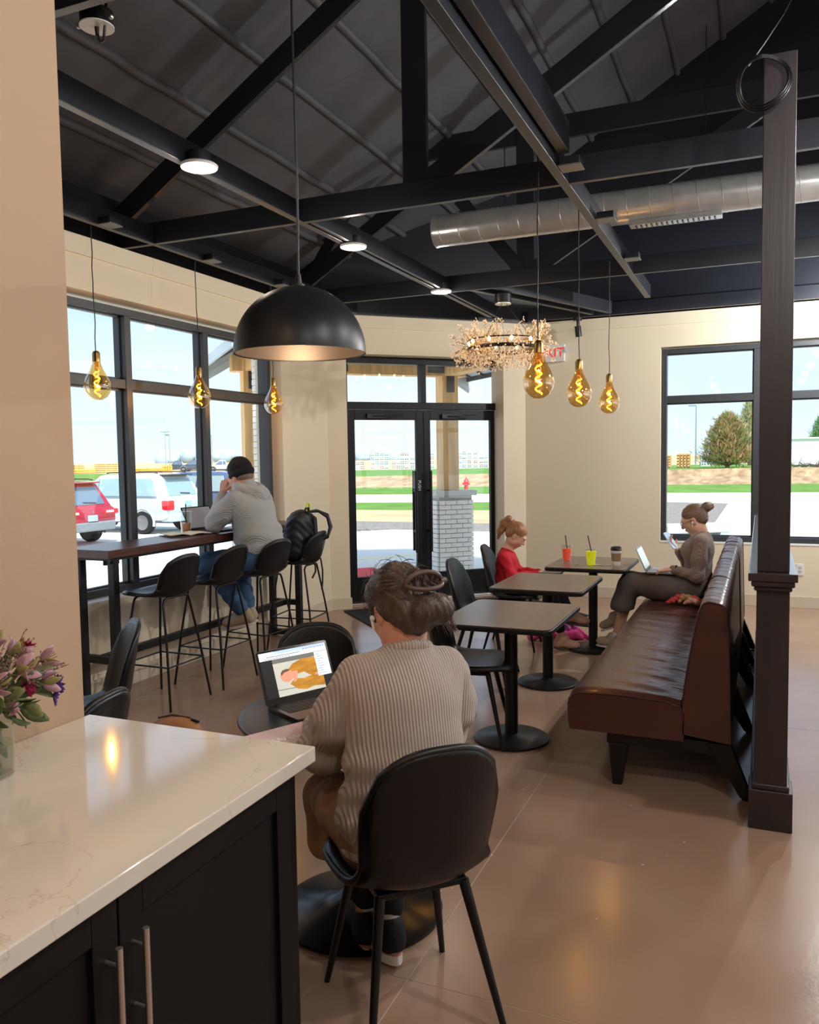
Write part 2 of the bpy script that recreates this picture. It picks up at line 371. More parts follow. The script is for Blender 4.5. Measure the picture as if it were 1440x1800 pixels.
# black walls above the painted height, and the sloped foam-sprayed roof deck
def upper(b):
    b.box(-4.72, -4.34, -6.2, 7.9, ZW, 3.55)
    b.box(-2.72, 4.85, YR+.03, YR+.3, ZW, 6.6)
    b.prism([(-4.34, 7.75), (-4.34, 8.2), (-2.4, 10), (-2.4, 9.6)], 'z', ZW, 6.6)
    b.box(-4.7, -4.3, 7.6, 9.9, 3.5, 6.6); b.box(-4.6, -2.6, 9.6, 9.9, 3.5, 6.6)
wall('wall_upper', upper, m_black)
SL = .60
def deck(b):
    za = 3.46
    b.prism([(-4.72, za), (.35, za+SL*5.07), (4.9, 4.86), (4.9, 5.06), (.35, za+SL*5.07+.2), (-4.72, za+.2)], 'y', -6.3, 10.0)
b = MB(); deck(b); ceil_o = struct(b.build('ceiling', m_deck))
for k in range(14):                       # spray-foam ribs running along the roof panels
    x = -4.1+k*.46
    if x > 1.2: break
    z = 3.46+SL*(x+4.72) if x < .35 else 3.46+SL*5.07-(x-.35)*.36
    random.seed(k); pts = [(x+random.uniform(-.008, .008), y, z-.01+random.uniform(-.008, .004)) for y in np.arange(-2, 9.9, .3)]
    tag(MB().tube(pts, .032, 7).build('rib', m_deck, ceil_o, smooth=60))
# ---------------------------------------------------------------- roof trusses and joists
truss_lab = ['black timber roof truss nearest the counter, at the top edge', 'black timber roof truss crossing in front of the silver duct', 'black timber roof truss behind the silver duct']
for ti, Y in enumerate((2.24, 4.80, 7.39)):
    t = thing('roof_truss', truss_lab[ti], 'truss', (0, Y, 0), 0, 'roof trusses')
    MB().bar((-4.36, 0, 3.275), (4.58, 0, 3.275), .04, .15).build('bottom_chord', m_black, t, bevel=.003)
    dz = .075/math.cos(math.atan(.617))
    MB().bar((-4.32, 0, 3.33+dz), (.35, 0, 3.33+dz+.60*4.67), .04, .15).build('rafter', m_black, t, bevel=.003)
    MB().bar((-1.99, .02, 3.25), (-1.99, .02, 4.80), .04, .16, (1, 0, 0)).build('king_post', m_black, t, bevel=.003)
    MB().bar((-1.97, 0.012, 3.30), (.2, 0.012, 4.555), .04, .14).build('web', m_black, t, bevel=.003)
    if ti == 2:
        MB().bar((-2.0, 0.012, 3.30), (-2.62, 0.012, 4.05), .04, .12).build('web', m_black, t, bevel=.003)
        MB().bar((-4.25, 0.03, 3.47), (-3.1, .03, 5.05), .04, .12).build('web', m_black, t, bevel=.003)
        MB().bar((-3.0, 0.03, 4.55), (1.6, 0.03, 4.55), .04, .2).build('collar_tie', m_black, t, bevel=.003)
jl = [(-4.02, .045, 'black ceiling joist beside the left window wall', -6, 8.0), (-2.80, .05, 'black ceiling joist carrying the round disc lights', -6, 8.9),
      (-2.735, .03, 'thin black ceiling joist tight beside the disc light joist', 4.82, 9.0), (-1.058, .055, 'black ceiling joist above the booths carrying the right row of bulb pendants', -6, 8.55)]
for x, w, lab, y0, y1 in jl:
    tag(MB().bar((x, y0, 3.262), (x, y1, 3.262), w, .125).build('ceiling_joist', m_black, None, bevel=.003), lab, 'joist', 'ceiling joists')
tag(MB().bar((-.985, -6, 3.33), (-.985, 4.45, 3.33), .06, .16).build('ceiling_joist', m_black, None, bevel=.003), 'black ceiling joist doubled beside the booth joist, ending short of the truss', 'joist', 'ceiling joists')
for k, (x0, x1) in enumerate(((-2.52, -1.75), (-2.3, -1.55))):
    tag(MB().bar((x0, 7.43, 3.27), (x1, 9.3, 3.27), .05, .13).build('ceiling_joist', m_black, None, bevel=.003), ['black ceiling joist left of the chandelier canopy', 'black ceiling joist right of the chandelier canopy'][k], 'joist', 'ceiling joists')
tag(MB().bar((-2.5, 9.40, 3.27), (4.55, 9.40, 3.27), .04, .14).build('ledger_beam', m_black, None, bevel=.003), 'black ledger beam along the top of the far right wall', 'beam')
# ---------------------------------------------------------------- windows
def window(name, loc, rz, xs_, z0, z1, zt, depth=.11, fw=.055):
    """local x along the wall, local +y outwards; xs_ = mullion centres"""
    r = struct(thing(name, None, None, loc, rz))
    fm = lambda nm, *a: box(nm, m_winframe, r, *a, bevel=.004)
    x0, x1 = xs_[0], xs_[-1]
    fm('head', x0, x1, 0, depth, z1-fw, z1); fm('sill_frame', x0, x1, 0, depth, z0, z0+fw)
    for i, x in enumerate(xs_):
        a, c = (x, x+fw) if i == 0 else (x-fw, x) if i == len(xs_)-1 else (x-fw*.6, x+fw*.6)
        fm('mullion', a, c, -.004, depth, z0+fw, z1-fw)
    for i in range(len(xs_)-1):
        a, c = xs_[i]+fw*.6, xs_[i+1]-fw*.6
        fm('transom', a, c, 0, depth, zt-fw*.65, zt+fw*.65)
        for lo, hi in ((z0+fw, zt-fw*.65), (zt+fw*.65, z1-fw)):
            MB().box(a+.004, c-.004, depth*.5, depth*.5+.006, lo+.004, hi-.004).build('glass_pane', m_glass, r)
            st = MB(); w = .014
            for q in ((a, a+w, lo, hi), (c-w, c, lo, hi), (a, c, lo, lo+w), (a, c, hi-w, hi)): st.box(q[0], q[1], depth*.5-.014, depth*.5+.02, q[2], q[3])
            st.build('glazing_stop', m_winframe, r)
    return r
# left: local x = +Y -> rotate 90 deg, outwards = -X
window('window_1', (-4.40, 0, 0), math.radians(90), [3.02, 3.98, 4.925, 5.87, 6.875], .675, 2.80, 2.235)
window('window_2', (0, 9.62, 0), 0, [-1.035, -.055, .93, 1.91, 2.89, 3.6], .68, 2.815, 2.25)
# unseen windows added as cool fill light on the right: local x = -Y, outwards = +X
window('window_3_added', (4.68, 9.1, 0), math.radians(-90), [0, 1.03, 2.05, 3.08, 4.1, 5.13, 6.15, 7.18, 8.2], .68, 2.815, 2.25)
struct(box('trim_4', m_white, None, -4.42, XL+.006, 3.0, 6.917, .655, .672, .002))
struct(box('trim_5', m_white, None, -1.04, 3.6, YR-.006, YR+.1, .662, .679, .002))
# ---------------------------------------------------------------- entrance doors
dr = struct(thing('door_1', None, None, (CO[0]-.205*.7071, CO[1]+.205*.7071, 0), math.radians(45)))
fb = lambda nm, *a, p=None, m=None, bv=.004: box(nm, m or m_doorframe, p or dr, *a, bevel=bv)
S0, S1, SM = .275, 2.205, 1.215
fb('frame_post', S0-.05, S0+.02, 0, .12, 0, 2.79); fb('frame_post', S1-.03, S1+.05, 0, .12, 0, 2.79)
fb('frame_head', S0, S1, 0, .12, 2.715, 2.79); fb('transom_bar', S0, S1, 0, .12, 2.205, 2.285); fb('transom_mullion', SM-.03, SM+.03, 0, .12, 2.285, 2.715)
for a, c in ((S0+.02, SM-.03), (SM+.03, S1-.03)): MB().box(a, c, .06, .066, 2.285, 2.715).build('glass_pane', m_glass, dr)
fb('threshold', S0, S1, -.04, .16, 0, .018, m=m_nickel)
for a, c, hx in ((S0+.022, SM-.004, 1), (SM+.004, S1-.032, -1)):
    lf = bpy.data.objects.new('door_leaf', None); COL.objects.link(lf); lf.parent = dr
    st = .105
    fb('stile', a, a+st-.02, .03, .085, .02, 2.2, p=lf); fb('stile', c-st+.02, c, .03, .085, .02, 2.2, p=lf)
    fb('bottom_rail', a+st-.02, c-st+.02, .03, .085, .02, .305, p=lf); fb('top_rail', a+st-.02, c-st+.02, .03, .085, 2.085, 2.2, p=lf)
    MB().box(a+st-.02, c-st+.02, .055, .061, .305, 2.085).build('glass_pane', m_glass, lf)
    for side, y in ((-1, -.045), (1, .16)):
        x = (c-.10 if hx > 0 else a+.075) + (side*.025)
        p = MB().cyl((x, y, .56), (x, y, 1.50), .017, n=12)
        for z in (.80, 1.27): p.cyl((x, y, z), (x, .03 if y < 0 else .085, z), .011, n=10)
        p.build('pull_handle', m_blackplastic, lf, smooth=40)
    q = MB().box(a+.22, a+.46, -.005, .03, 2.10, 2.155); q.bar((a+.3, -.02, 2.13), (a+.62, -.10, 2.135), .022, .014); q.build('door_closer', m_blackplastic, lf, bevel=.004)
    if hx > 0:
        mk = M('white_decal', (.8, .82, .84), .5)
        text('decal', 'PUSH', mk, lf, (c-.055, .028, 1.33), (math.radians(90), math.radians(90), 0), .05)
mt = tag(MB().prism([(0.1, -.12), (2.3, -.12), (2.3, -1.5), (.1, -1.5)], 'z', 0.0005, .012).build('floor_mat', m_mat), 'black entrance floor mat lying in front of the double doors', 'mat')
mt.location = (*CO, 0); mt.rotation_euler.z = math.radians(45)
# ---------------------------------------------------------------- half wall with cap and the dark post
hw = struct(thing('wall_half', None, None, (0, 0, 0)))
box('wall_core', m_post, hw, -.013, .118, 3.97, 7.35, 0, 1.085)
box('wall_cap', M('cap_wood', (.22, .185, .18), .22, coat=.4), hw, -.047, .148, 3.79, 7.40, 1.10, 1.135, .004)
box('cap_moulding', m_post, hw, -.035, .138, 3.80, 7.39, 1.075, 1.10, .008)
box('cap_moulding', m_post, hw, -.024, .128, 3.815, 7.38, 1.055, 1.075, .008)
box('wall_baseboard', m_post, hw, -.03, .135, 3.97, 7.37, 0, .17, .004)
pt = thing('support_post', 'tall square dark-stained wooden post rising from the half wall to the trusses', 'post', (.0525, 3.905, 0))
box('shaft_lower', m_post, pt, -.066, .066, -.066, .066, .17, 1.055, .004)
box('shaft_upper', m_post, pt, -.064, .064, -.064, .064, 1.136, 3.30, .004)
box('base_block', m_post, pt, -.089, .089, -.085, .085, 0, .175, .004)
box('base_moulding', m_post, pt, -.076, .076, -.074, .074, .175, .2, .006)
# ================================================================ shell chairs and stools
def shell_fn(prof, wid, cup):
    """prof: (y,z) centre line, wid: half widths, cup: forward curl of the rim; returns p(u,v)"""
    n = len(prof)
    def cat(arr, t):
        t = min(max(t, 0), 1)*(n-1); i = min(int(t), n-2); f = t-i
        g = lambda k: arr[min(max(k, 0), n-1)]
        a, b_, c, d = g(i-1), g(i), g(i+1), g(i+2)
        return [.5*((2*q)+(-p+r)*f+(2*p-5*q+4*r-s)*f*f+(-p+3*q-3*r+s)*f**3) for p, q, r, s in zip(a, b_, c, d)] if isinstance(b_, tuple) else .5*((2*b_)+(-a+c)*f+(2*a-5*b_+4*c-d)*f*f+(-a+3*b_-3*c+d)*f**3)
    def P(u, v):
        s = u*2-1; y, z = cat(prof, v); y2, z2 = cat(prof, v+.02); y1, z1 = cat(prof, v-.02)
        ty, tz = y2-y1, z2-z1; L = math.hypot(ty, tz); ny, nz = tz/L, -ty/L          # normal towards the sitter
        if nz < 0 and abs(nz) > abs(ny): ny, nz = -ny, -nz
        if ny < 0 and abs(ny) >= abs(nz): ny, nz = -ny, -nz
        w = cat(wid, v); c = cat(cup, v)*abs(s)**2.4
        return (s*w, y+ny*c, z+nz*c)
    return P
def shell(parent, prof, wid, cup, name, mat, thick, r=.9):
    P = shell_fn(prof, wid, cup); NU, NV = 15, 34
    # rounded outline: squeeze the ends of v for outer columns
    def Q(u, v):
        s = abs(u*2-1); e0, e1 = .17, .23
        lim0 = e0*(1-math.sqrt(max(0, 1-s**2.6))); lim1 = 1-e1*(1-math.sqrt(max(0, 1-s**2.4)))
        return P(u, lim0+(lim1-lim0)*v)
    o = MB().grid(Q, NU, NV).build(name, mat, parent, smooth=80, solid=thick, fix=False)
    rim = [Q(0, j/30) for j in range(31)]+[Q(i/14, 1) for i in range(1, 15)]+[Q(1, 1-j/30) for j in range(1, 31)]+[Q(1-i/14, 0) for i in range(1, 14)]
    MB().tube(rim, thick*.5, 6, closed=True).build('piping', m_piping, o, smooth=80)
    return o
def side_chair(label, loc, rz, group='black dining chairs'):
    t = thing('dining_chair', label, 'chair', loc, rz, group)
    prof = [(.235, .438), (.19, .462), (.10, .455), (0, .447), (-.09, .445), (-.15, .458), (-.19, .495), (-.212, .56), (-.228, .65), (-.243, .74), (-.255, .815), (-.268, .875)]
    wid = [.19, .216, .222, .222, .212, .196, .186, .190, .196, .196, .188, .17]
    cup = [.0, .006, .012, .02, .03, .05, .066, .068, .06, .048, .036, .024]
    shell(t, prof, wid, cup, 'seat_shell', m_leather, .026)
    box('seat_frame', m_chairleg, t, -.14, .14, -.12, .13, .408, .432, .008)
    for x, y, X, Yy in ((-.13, .12, -.20, .21), (.13, .12, .20, .21), (-.13, -.11, -.205, -.225), (.13, -.11, .205, -.225)):
        MB().cyl((X, Yy, 0.0), (x, y, .42), .0095, .016, 12).build('leg', m_chairleg, t, smooth=50)
    return t
ch = side_chair('black dining chair in front with its back to us, the seated sweater woman on it', (-.957, 2.18, 0), math.radians(45))
dup(ch, 'black dining chair behind the open photo laptop, facing us', (-1.80, 3.10, 0), math.radians(205))
dup(ch, 'empty black dining chair at the nearest brown square table', (-1.555, 4.50, 0), math.radians(-80))
dup(ch, 'empty black dining chair at the middle brown square table', (-1.90, 5.83, 0), math.radians(-88))
dup(ch, 'black dining chair with the red-topped girl sitting on it', (-1.97, 6.86, 0), math.radians(-84))
dup(ch, 'grey-lit black dining chair whose tall back rises beyond the white counter', (-2.97, 2.92, 0), math.radians(140))
dup(ch, 'black dining chair of which only the rounded back top clears the counter', (-2.26, 2.04, 0), math.radians(100))

def bar_stool(label, loc, rz):
    t = thing('bar_stool', label, 'stool', loc, rz, 'black bar stools')
    prof = [(.215, .742), (.17, .768), (.09, .757), (0, .748), (-.09, .745), (-.145, .757), (-.175, .79), (-.195, .845), (-.21, .91), (-.222, .97), (-.235, 1.02)]
    wid = [.17, .2, .212, .216, .212, .2, .19, .19, .192, .185, .16]
    cup = [.0, .006, .012, .02, .03, .045, .055, .055, .05, .04, .02]
    shell(t, prof, wid, cup, 'seat_shell', m_leather, .022)
    for y, Y in ((.13, .215), (-.12, -.22)):
        pts = [(-.215, Y, 0), (-.17, (Y+y)/2, .40), (-.135, y, .70), (-.12, y, .725), (-.095, y, .733), (0, y, .735), (.095, y, .733), (.12, y, .725), (.135, y, .70), (.17, (Y+y)/2, .40), (.215, Y, 0)]
        MB().tube(pts, .0085, 8).build('leg_frame', m_wiremetal, t, smooth=60)
    ring = [(-.185, -.19, .285), (.185, -.19, .285), (.185, .185, .285), (-.185, .185, .285)]
    for i in range(4): MB().cyl(ring[i], ring[(i+1) % 4], .006, n=8).build('footrest', m_wiremetal, t, smooth=60)
    return t
st = bar_stool('empty black bar stool nearest us at the window bar', (-3.78, 4.475, 0), math.radians(90))
dup(st, 'empty black bar stool between the nearest stool and the hooded man', (-3.765, 5.035, 0), math.radians(90))
dup(st, 'black bar stool the hooded man in the beanie sits on', (-3.71, 5.56, 0), math.radians(84))
dup(st, 'black bar stool at the far end with the backpack hung on it', (-3.74, 6.22, 0), math.radians(96))

# ---------------------------------------------------------------- window bar
bt_ = thing('bar_table', 'long bar-height walnut table on a black steel frame along the window', 'table', (0, 0, 0))
box('table_top', m_wood, bt_, -4.285, -3.885, 4.10, 6.66, 1.022, 1.078, .004)
box('top_frame', m_steel, bt_, -4.26, -3.91, 4.14, 6.62, 1.004, 1.022)
for y in (4.20, 6.56):
    for x in (-4.23, -3.945): box('leg', m_steel, bt_, x-.026, x+.026, y-.026, y+.026, 0, 1.004, .003)
    box('foot_bar', m_steel, bt_, -4.204, -3.971, y-.024, y+.024, .012, .062, .003)
    box('cross_bar', m_steel, bt_, -4.204, -3.971, y-.024, y+.024, .30, .35, .003)
    for dy in (-.055, .055): MB().cyl((-3.96, y+dy, .975), (-3.96, y+dy, 1.006), .014, n=8).build('bolt', m_steel, bt_)
box('stretcher', m_steel, bt_, -4.113, -4.063, 4.224, 6.536, .30, .35, .003)

# ---------------------------------------------------------------- square cafe tables
def cafe(label, x, y):
    t = thing('cafe_table', label, 'table', (x, y, 0), 0, 'brown square cafe tables')
    pts = rrect(.645, .80, .05)
    MB().prism(pts, 'z', .7405, .7445).build('laminate_top', m_laminate, t)
    MB().prism(rrect(.66, .815, .055), 'z', .712, .7405).build('edge_band', m_blackplastic, t, bevel=.008, smooth=40)
    MB().cyl((0, 0, .03), (0, 0, .66), .038, n=24).build('column', m_blackplastic, t, smooth=40)
    MB().cyl((0, 0, .66), (0, 0, .70), .033, n=24).build('collar', M('grey_collar', (.55, .55, .55), .4), t, smooth=40)
    b = MB(); b.bar((-.2, 0, .705), (.2, 0, .705), .05, .014); b.bar((0, -.25, .705), (0, .25, .705), .05, .014); b.build('spider_bracket', m_blackplastic, t)
    MB().lathe([(0, 0), (.205, 0), (.218, .006), (.218, .016), (.205, .024), (.06, .032), (.05, .042), (.0, .042)], 40).build('base_disc', m_blackplastic, t, smooth=50)
    return t
ct = cafe('nearest of the three brown square cafe tables, empty', -1.325, 4.555)
dup(ct, 'middle brown square cafe table, empty', (-1.41, 5.80, 0))
dup(ct, 'brown square cafe table at the back carrying three drinks', (-1.30, 6.96, 0))

# ---------------------------------------------------------------- round table
rt = thing('round_table', 'small round black table holding the open photo laptop', 'table', (-1.33, 2.60, 0))
MB().lathe([(0, .715), (.40, .715), (.418, .722), (.424, .732), (.418, .744), (.405, .7485), (0, .7485)], 72).build('table_top', M('black_speckled_top', (.10, .10, .108), .38, var=.35, vscale=260), rt, smooth=40)
MB().tube([(.4205*math.cos(a), .4205*math.sin(a), .7375) for a in np.linspace(0, 2*PI, 72, endpoint=False)], .007, 6, True).build('edge_trim', M('grey_edge', (.28, .28, .30), .3), rt, smooth=60)
MB().cyl((0, 0, .06), (0, 0, .716), .038, n=24).build('column', m_blackplastic, rt, smooth=40)
MB().lathe([(0, 0), (.285, 0), (.297, .004), (.297, .014), (.26, .028), (.15, .052), (.08, .075), (.06, .10), (0, .10)], 56).build('base_disc', M('glossy_black_base', (.045, .047, .055), .22), rt, smooth=50)

# ---------------------------------------------------------------- booths
def booth(label, y0, y1):
    t = thing('booth_bench', label, 'bench', (0, y0, 0), 0, 'oxblood leather benches'); L = y1-y0
    S_ = 26
    def seat(u, v):
        pr = [(-.875, .265), (-.885, .30), (-.888, .40), (-.882, .445), (-.862, .468), (-.82, .478), (-.70, .482), (-.55, .478), (-.42, .468), (-.345, .455), (-.33, .40), (-.33, .265)]
        t_ = v*(len(pr)-1); i = min(int(t_), len(pr)-2); f = t_-i
        x = pr[i][0]*(1-f)+pr[i+1][0]*f; z = pr[i][1]*(1-f)+pr[i+1][1]*f
        y = L*u
        e = min(u, 1-u)*L; rnd = max(0, 1-e/.035)
        if z > .4: z -= .02*rnd*rnd
        if z > .44: z += .004*math.sin(y*31+math.sin(x*9)*2)*math.exp(-((x+.5)/.25)**2)+.003*math.sin(y*53+x*14)*math.exp(-((x+.45)/.2)**2)
        return (x, y, z)
    b = MB(); b.grid(seat, 90, 34)
    o = b.build('seat_cushion', m_booth, t, smooth=50, fix=False)
    for yy, flip in ((0, 1), (L, 0)):
        ring = [seat(0 if yy == 0 else 1, j/33) for j in range(34)]
        MB().add(ring, [tuple(range(34))]).build('seat_end', m_booth, o)
        MB().tube(ring[:-2], .005, 6).build('piping', m_booth, o, smooth=60)
    poly = [(-.335, .30), (-.335, .47), (-.315, .60), (-.283, .80), (-.262, .92), (-.245, .948), (-.215, .955), (-.165, .948), (-.142, .93), (-.136, .90), (-.128, .60), (-.12, .275), (-.30, .265)]
    def back(u, v):
        n = len(poly)-2; t_ = v*n; i = min(int(t_), n-1); f = t_-i
        x = poly[i][0]*(1-f)+poly[i+1][0]*f; z = poly[i][1]*(1-f)+poly[i+1][1]*f; y = L*u
        if z > .93: z += .0022*math.sin(y*60+x*20)+.0018*math.sin(y*97)
        if x < -.24 and z > .5: x += .003*math.sin(y*40+z*7)
        e = min(u, 1-u)*L; rnd = max(0, 1-e/.025)
        if z > .9: z -= .008*rnd*rnd
        return (x, y, z)
    bo = MB().grid(back, 90, 40).build('backrest', m_booth, t, smooth=50, fix=False)
    for u in (0, 1):
        ring = [back(u, j/39) for j in range(40)]
        MB().add(ring, [tuple(range(40))]).build('back_end', m_booth, bo)
        MB().tube(ring[3:], .005, 6).build('piping', m_booth, bo, smooth=60)
    for k in range(1, 5):
        u = k/5; MB().tube([back(u, j/39) for j in range(14, 27)], .004, 5).build('seam', M('booth_seam', (.2, .12, .11), .4) if k == 1 and y0 < 5 else bpy.data.materials['booth_seam'], bo, smooth=60)
    MB().box(-.70, -.13, .03, L-.03, .205, .268).build('base_frame', m_blackplastic, t, bevel=.003)
    for y in (.05, L*.5, L-.05):
        MB().prism([(-.69, .21), (-.595, .21), (-.625, 0), (-.67, 0)], 'y', y-.03, y+.03).build('leg', m_blackplastic, t, bevel=.003)
        MB().prism([(-.225, .265), (-.118, .265), (-.022, .016), (-.075, .016)], 'y', y-.03, y+.03).build('leg', m_blackplastic, t, bevel=.003)
        MB().lathe([(0, 0), (.018, 0), (.018, .006), (.007, .008), (.007, .018), (0, .018)], 12, (-.05, y, 0)).build('levelling_foot', m_blackplastic, t)
    return t
booth('long oxblood leather bench nearest us, empty', 4.08, 6.22)
booth('shorter oxblood leather bench with the woman sitting on it', 6.235, 7.42)

# ---------------------------------------------------------------- counter and its cabinet
tag(MB().box(-1.786, -1.035, -1.2, 1.785, .882, .922).build('countertop', None, None, bevel=.004), 'white veined quartz countertop in front with the flower vase on it', 'countertop')
ctop = bpy.data.objects['countertop']
mq = bpy.data.materials.new('veined_quartz'); mq.use_nodes = True; n_ = mq.node_tree; bs = n_.nodes['Principled BSDF']; bs.inputs['Roughness'].default_value = .085; bs.inputs['Specular IOR Level'].default_value = .85
tc_ = n_.nodes.new('ShaderNodeTexCoord'); no_ = n_.nodes.new('ShaderNodeTexNoise'); no_.inputs['Scale'].default_value = 2.6; no_.inputs['Detail'].default_value = 5; no_.inputs['Distortion'].default_value = 1.2
n_.links.new(tc_.outputs['Object'], no_.inputs['Vector'])
rp = n_.nodes.new('ShaderNodeValToRGB'); n_.links.new(no_.outputs['Fac'], rp.inputs[0]); q = rp.color_ramp
q.elements[0].position = .492; q.elements[0].color = (*lin((.90, .85, .79)), 1); q.elements[1].position = .508; q.elements[1].color = (*lin((.90, .85, .79)), 1)
e_ = q.elements.new(.5); e_.color = (*lin((.84, .775, .71)), 1)
n_.links.new(rp.outputs[0], bs.inputs['Base Color']); ctop.data.materials.append(mq)
cb = thing('base_cabinet', 'dark cabinet under the white counter with two bar handles', 'cabinet', (0, 0, 0))
XC = -1.078
box('body', m_cab, cb, -1.78, XC-.02, -1.2, 1.752, .10, .882)
box('toe_kick', m_blackplastic, cb, -1.78, XC-.08, -1.2, 1.70, 0, .10)
box('face_frame', m_cab, cb, XC-.02, XC, 1.70, 1.752, .10, .882, .002)
edges = [(-.30, .336), (.34, .976), (.98, 1.696)]
edges = [(1.105-.60, 1.103), (1.107, 1.696), (-.10, .503)]
for i, (y0, y1) in enumerate(edges):
    d = bpy.data.objects.new('door', None); COL.objects.link(d); d.parent = cb
    w = .062
    box('panel', m_cab, d, XC-.012, XC+.008, y0+w, y1-w, .11+w, .872-w)
    for q in ((y0, y0+w, .11, .872), (y1-w, y1, .11, .872)): box('stile', m_cab, d, XC-.012, XC+.02, q[0], q[1], q[2], q[3], .002)
    for q in ((y0+w, y1-w, .11, .11+w), (y0+w, y1-w, .872-w, .872)): box('rail', m_cab, d, XC-.012, XC+.02, q[0], q[1], q[2], q[3], .002)
    if i < 2:
        hy = y1-.032 if i == 0 else y0+.032
        p = MB().cyl((XC+.052, hy, .60), (XC+.052, hy, .80), .0065, n=14)
        for z in (.645, .765): p.cyl((XC+.02, hy, z), (XC+.052, hy, z), .0048, n=10)
        p.build('handle', m_nickel, d, smooth=40)

# ================================================================ lamps
def amb(name, col, e): return M(name, col, .5, emit=col, estr=e)
m_lens = amb('lamp_lens', (1, .78, .50), 3.2)
def disc_light(label, x, y, e=24, z=3.2, col=(1, .90, .78)):
    t = thing('disc_light', label, 'light', (x, y, z), 0, 'round disc lights')
    MB().lathe([(.0, .0), (.088, 0), (.098, -.008), (.094, -.02), (.068, -.026), (.068, -.022)], 32).build('trim_ring', m_white, t, smooth=50)
    MB().lathe([(0, -.0235), (.067, -.0235)], 32).build('lens', m_lens, t, fix=False)
    MB().lathe([(0, .06), (.06, .06), (.06, 0), (0, 0)], 20).build('housing', m_black, t)
    light('disc_lamp', 'POINT', (x, y, z-.075), e, col, shadow_soft_size=.045)
    return t
disc_light('round ceiling disc light nearest us, left of the big black dome lamp', -2.725, 3.63, 6)
disc_light('round ceiling disc light above the top of the dome lamp', -2.745, 5.44, 6)
disc_light('round ceiling disc light beside the chandelier', -2.755, 7.25, 5)
NEU = (1, .99, .965); DAY = (.95, .985, 1); WRM = (1, .72, .48)
for x, y, e_, c_ in ((-1.0, .1, 14, WRM), (-1.0, -1.7, 14, WRM), (.75, .2, 40, NEU), (.75, 1.82, 50, NEU), (.75, 3.63, 55, NEU), (.75, 5.44, 42, NEU), (1.0, 8.45, 230, DAY), (3.0, 3.63, 22, NEU), (3.0, 5.44, 22, DAY), (3.0, 7.6, 45, DAY)):  # unseen lamps added as fill light beyond the frame edge
    disc_light('unseen round ceiling disc light added to brighten the room', x, y, e_, col=c_)

m_amber = glass_pane_mat('amber_glass', (.97, .74, .38), .22)
m_fil = amb('filament', (1, .66, .22), 7.0)
def bulb(label, group, x, y, z, ztop, r=.088, cordtop=None, e=4):
    """z = centre of the fat part of the bulb"""
    t = thing('bulb_pendant', label, 'pendant lamp', (x, y, z), 0, group)
    pr = [(0, -r*1.02), (r*.35, -r*.97), (r*.7, -r*.74), (r*.93, -r*.36), (r, 0), (r*.95, r*.32), (r*.80, r*.66), (r*.60, r*1.02), (r*.44, r*1.35), (r*.33, r*1.66), (r*.27, r*1.9)]
    MB().lathe(pr, 28).build('glass_bulb', m_amber, t, smooth=80)
    MB().lathe([(0, r*1.85), (r*.29, r*1.85), (r*.29, r*2.45), (r*.22, r*2.6), (.006, r*2.66), (0, r*2.66)], 18).build('socket', m_brass, t, smooth=40)
    pts = [(r*.20*math.cos(a*1.0), r*.20*math.sin(a*1.0), r*(-.75+1.9*i/44)) for i, a in enumerate(np.linspace(0, 6*PI, 45))]
    MB().tube(pts, r*.045, 6).build('filament', m_fil, t, smooth=60)
    MB().cyl((0, 0, r*1.2), (0, 0, r*1.86), r*.1, r*.16, 10).build('stem', m_amber, t)
    random.seed(int(y*10)); h = ztop-z
    pts = [(random.uniform(-.004, .004), random.uniform(-.004, .004), r*2.6+(h-r*2.6)*i/9) for i in range(10)]; pts[-1] = (0, 0, h)
    if x > -2: pts += [(.03, 0, h+.004), (.075, 0, h)]
    MB().tube(pts, .0035, 6).build('cord', m_blackplastic, t, smooth=60)
    light('bulb_glow', 'POINT', (x, y, z), e, (1, .62, .25), shadow_soft_size=.006)
    return t
for i, y in enumerate((4.20, 5.27, 6.33)):
    bulb(['amber bulb pendant nearest us in front of the window bar', 'middle amber bulb pendant in front of the window bar', 'amber bulb pendant at the far end of the window bar'][i], 'amber bulbs over the window bar', -4.02, y, 2.148, 3.19)
for i, (y, z) in enumerate(((4.52, 2.058), (5.62, 2.066), (6.82, 2.074))):
    bulb(['largest amber bulb pendant, in front of the exit sign', 'amber bulb pendant over the middle cafe table', 'amber bulb pendant over the cafe table with the drinks'][i], 'amber bulbs over the cafe tables', -1.145, y, z, 3.30)
for i, (x, y) in enumerate(((-4.06, 4.30), (-4.07, 5.40), (-4.07, 6.42), (-.985, 4.54), (-.985, 5.64), (-.985, 6.84))):
    t = thing('junction_box', ['junction box feeding the nearest window bulb', 'junction box feeding the middle window bulb', 'junction box feeding the far window bulb', 'junction box feeding the bulb by the exit sign', 'junction box feeding the middle cafe bulb', 'junction box feeding the far cafe bulb'][i], 'junction box', (x+(.10 if i < 3 else .02), y, 3.2), 0, 'ceiling junction boxes')
    box('box_body', m_black, t, -.055, .055, -.055, .055, .006, .05, .004)
    box('cover_plate', M('grey_plate', (.42, .42, .42), .4, .3) if i == 0 else bpy.data.materials['grey_plate'], t, -.06, .06, -.06, .06, 0, .006)

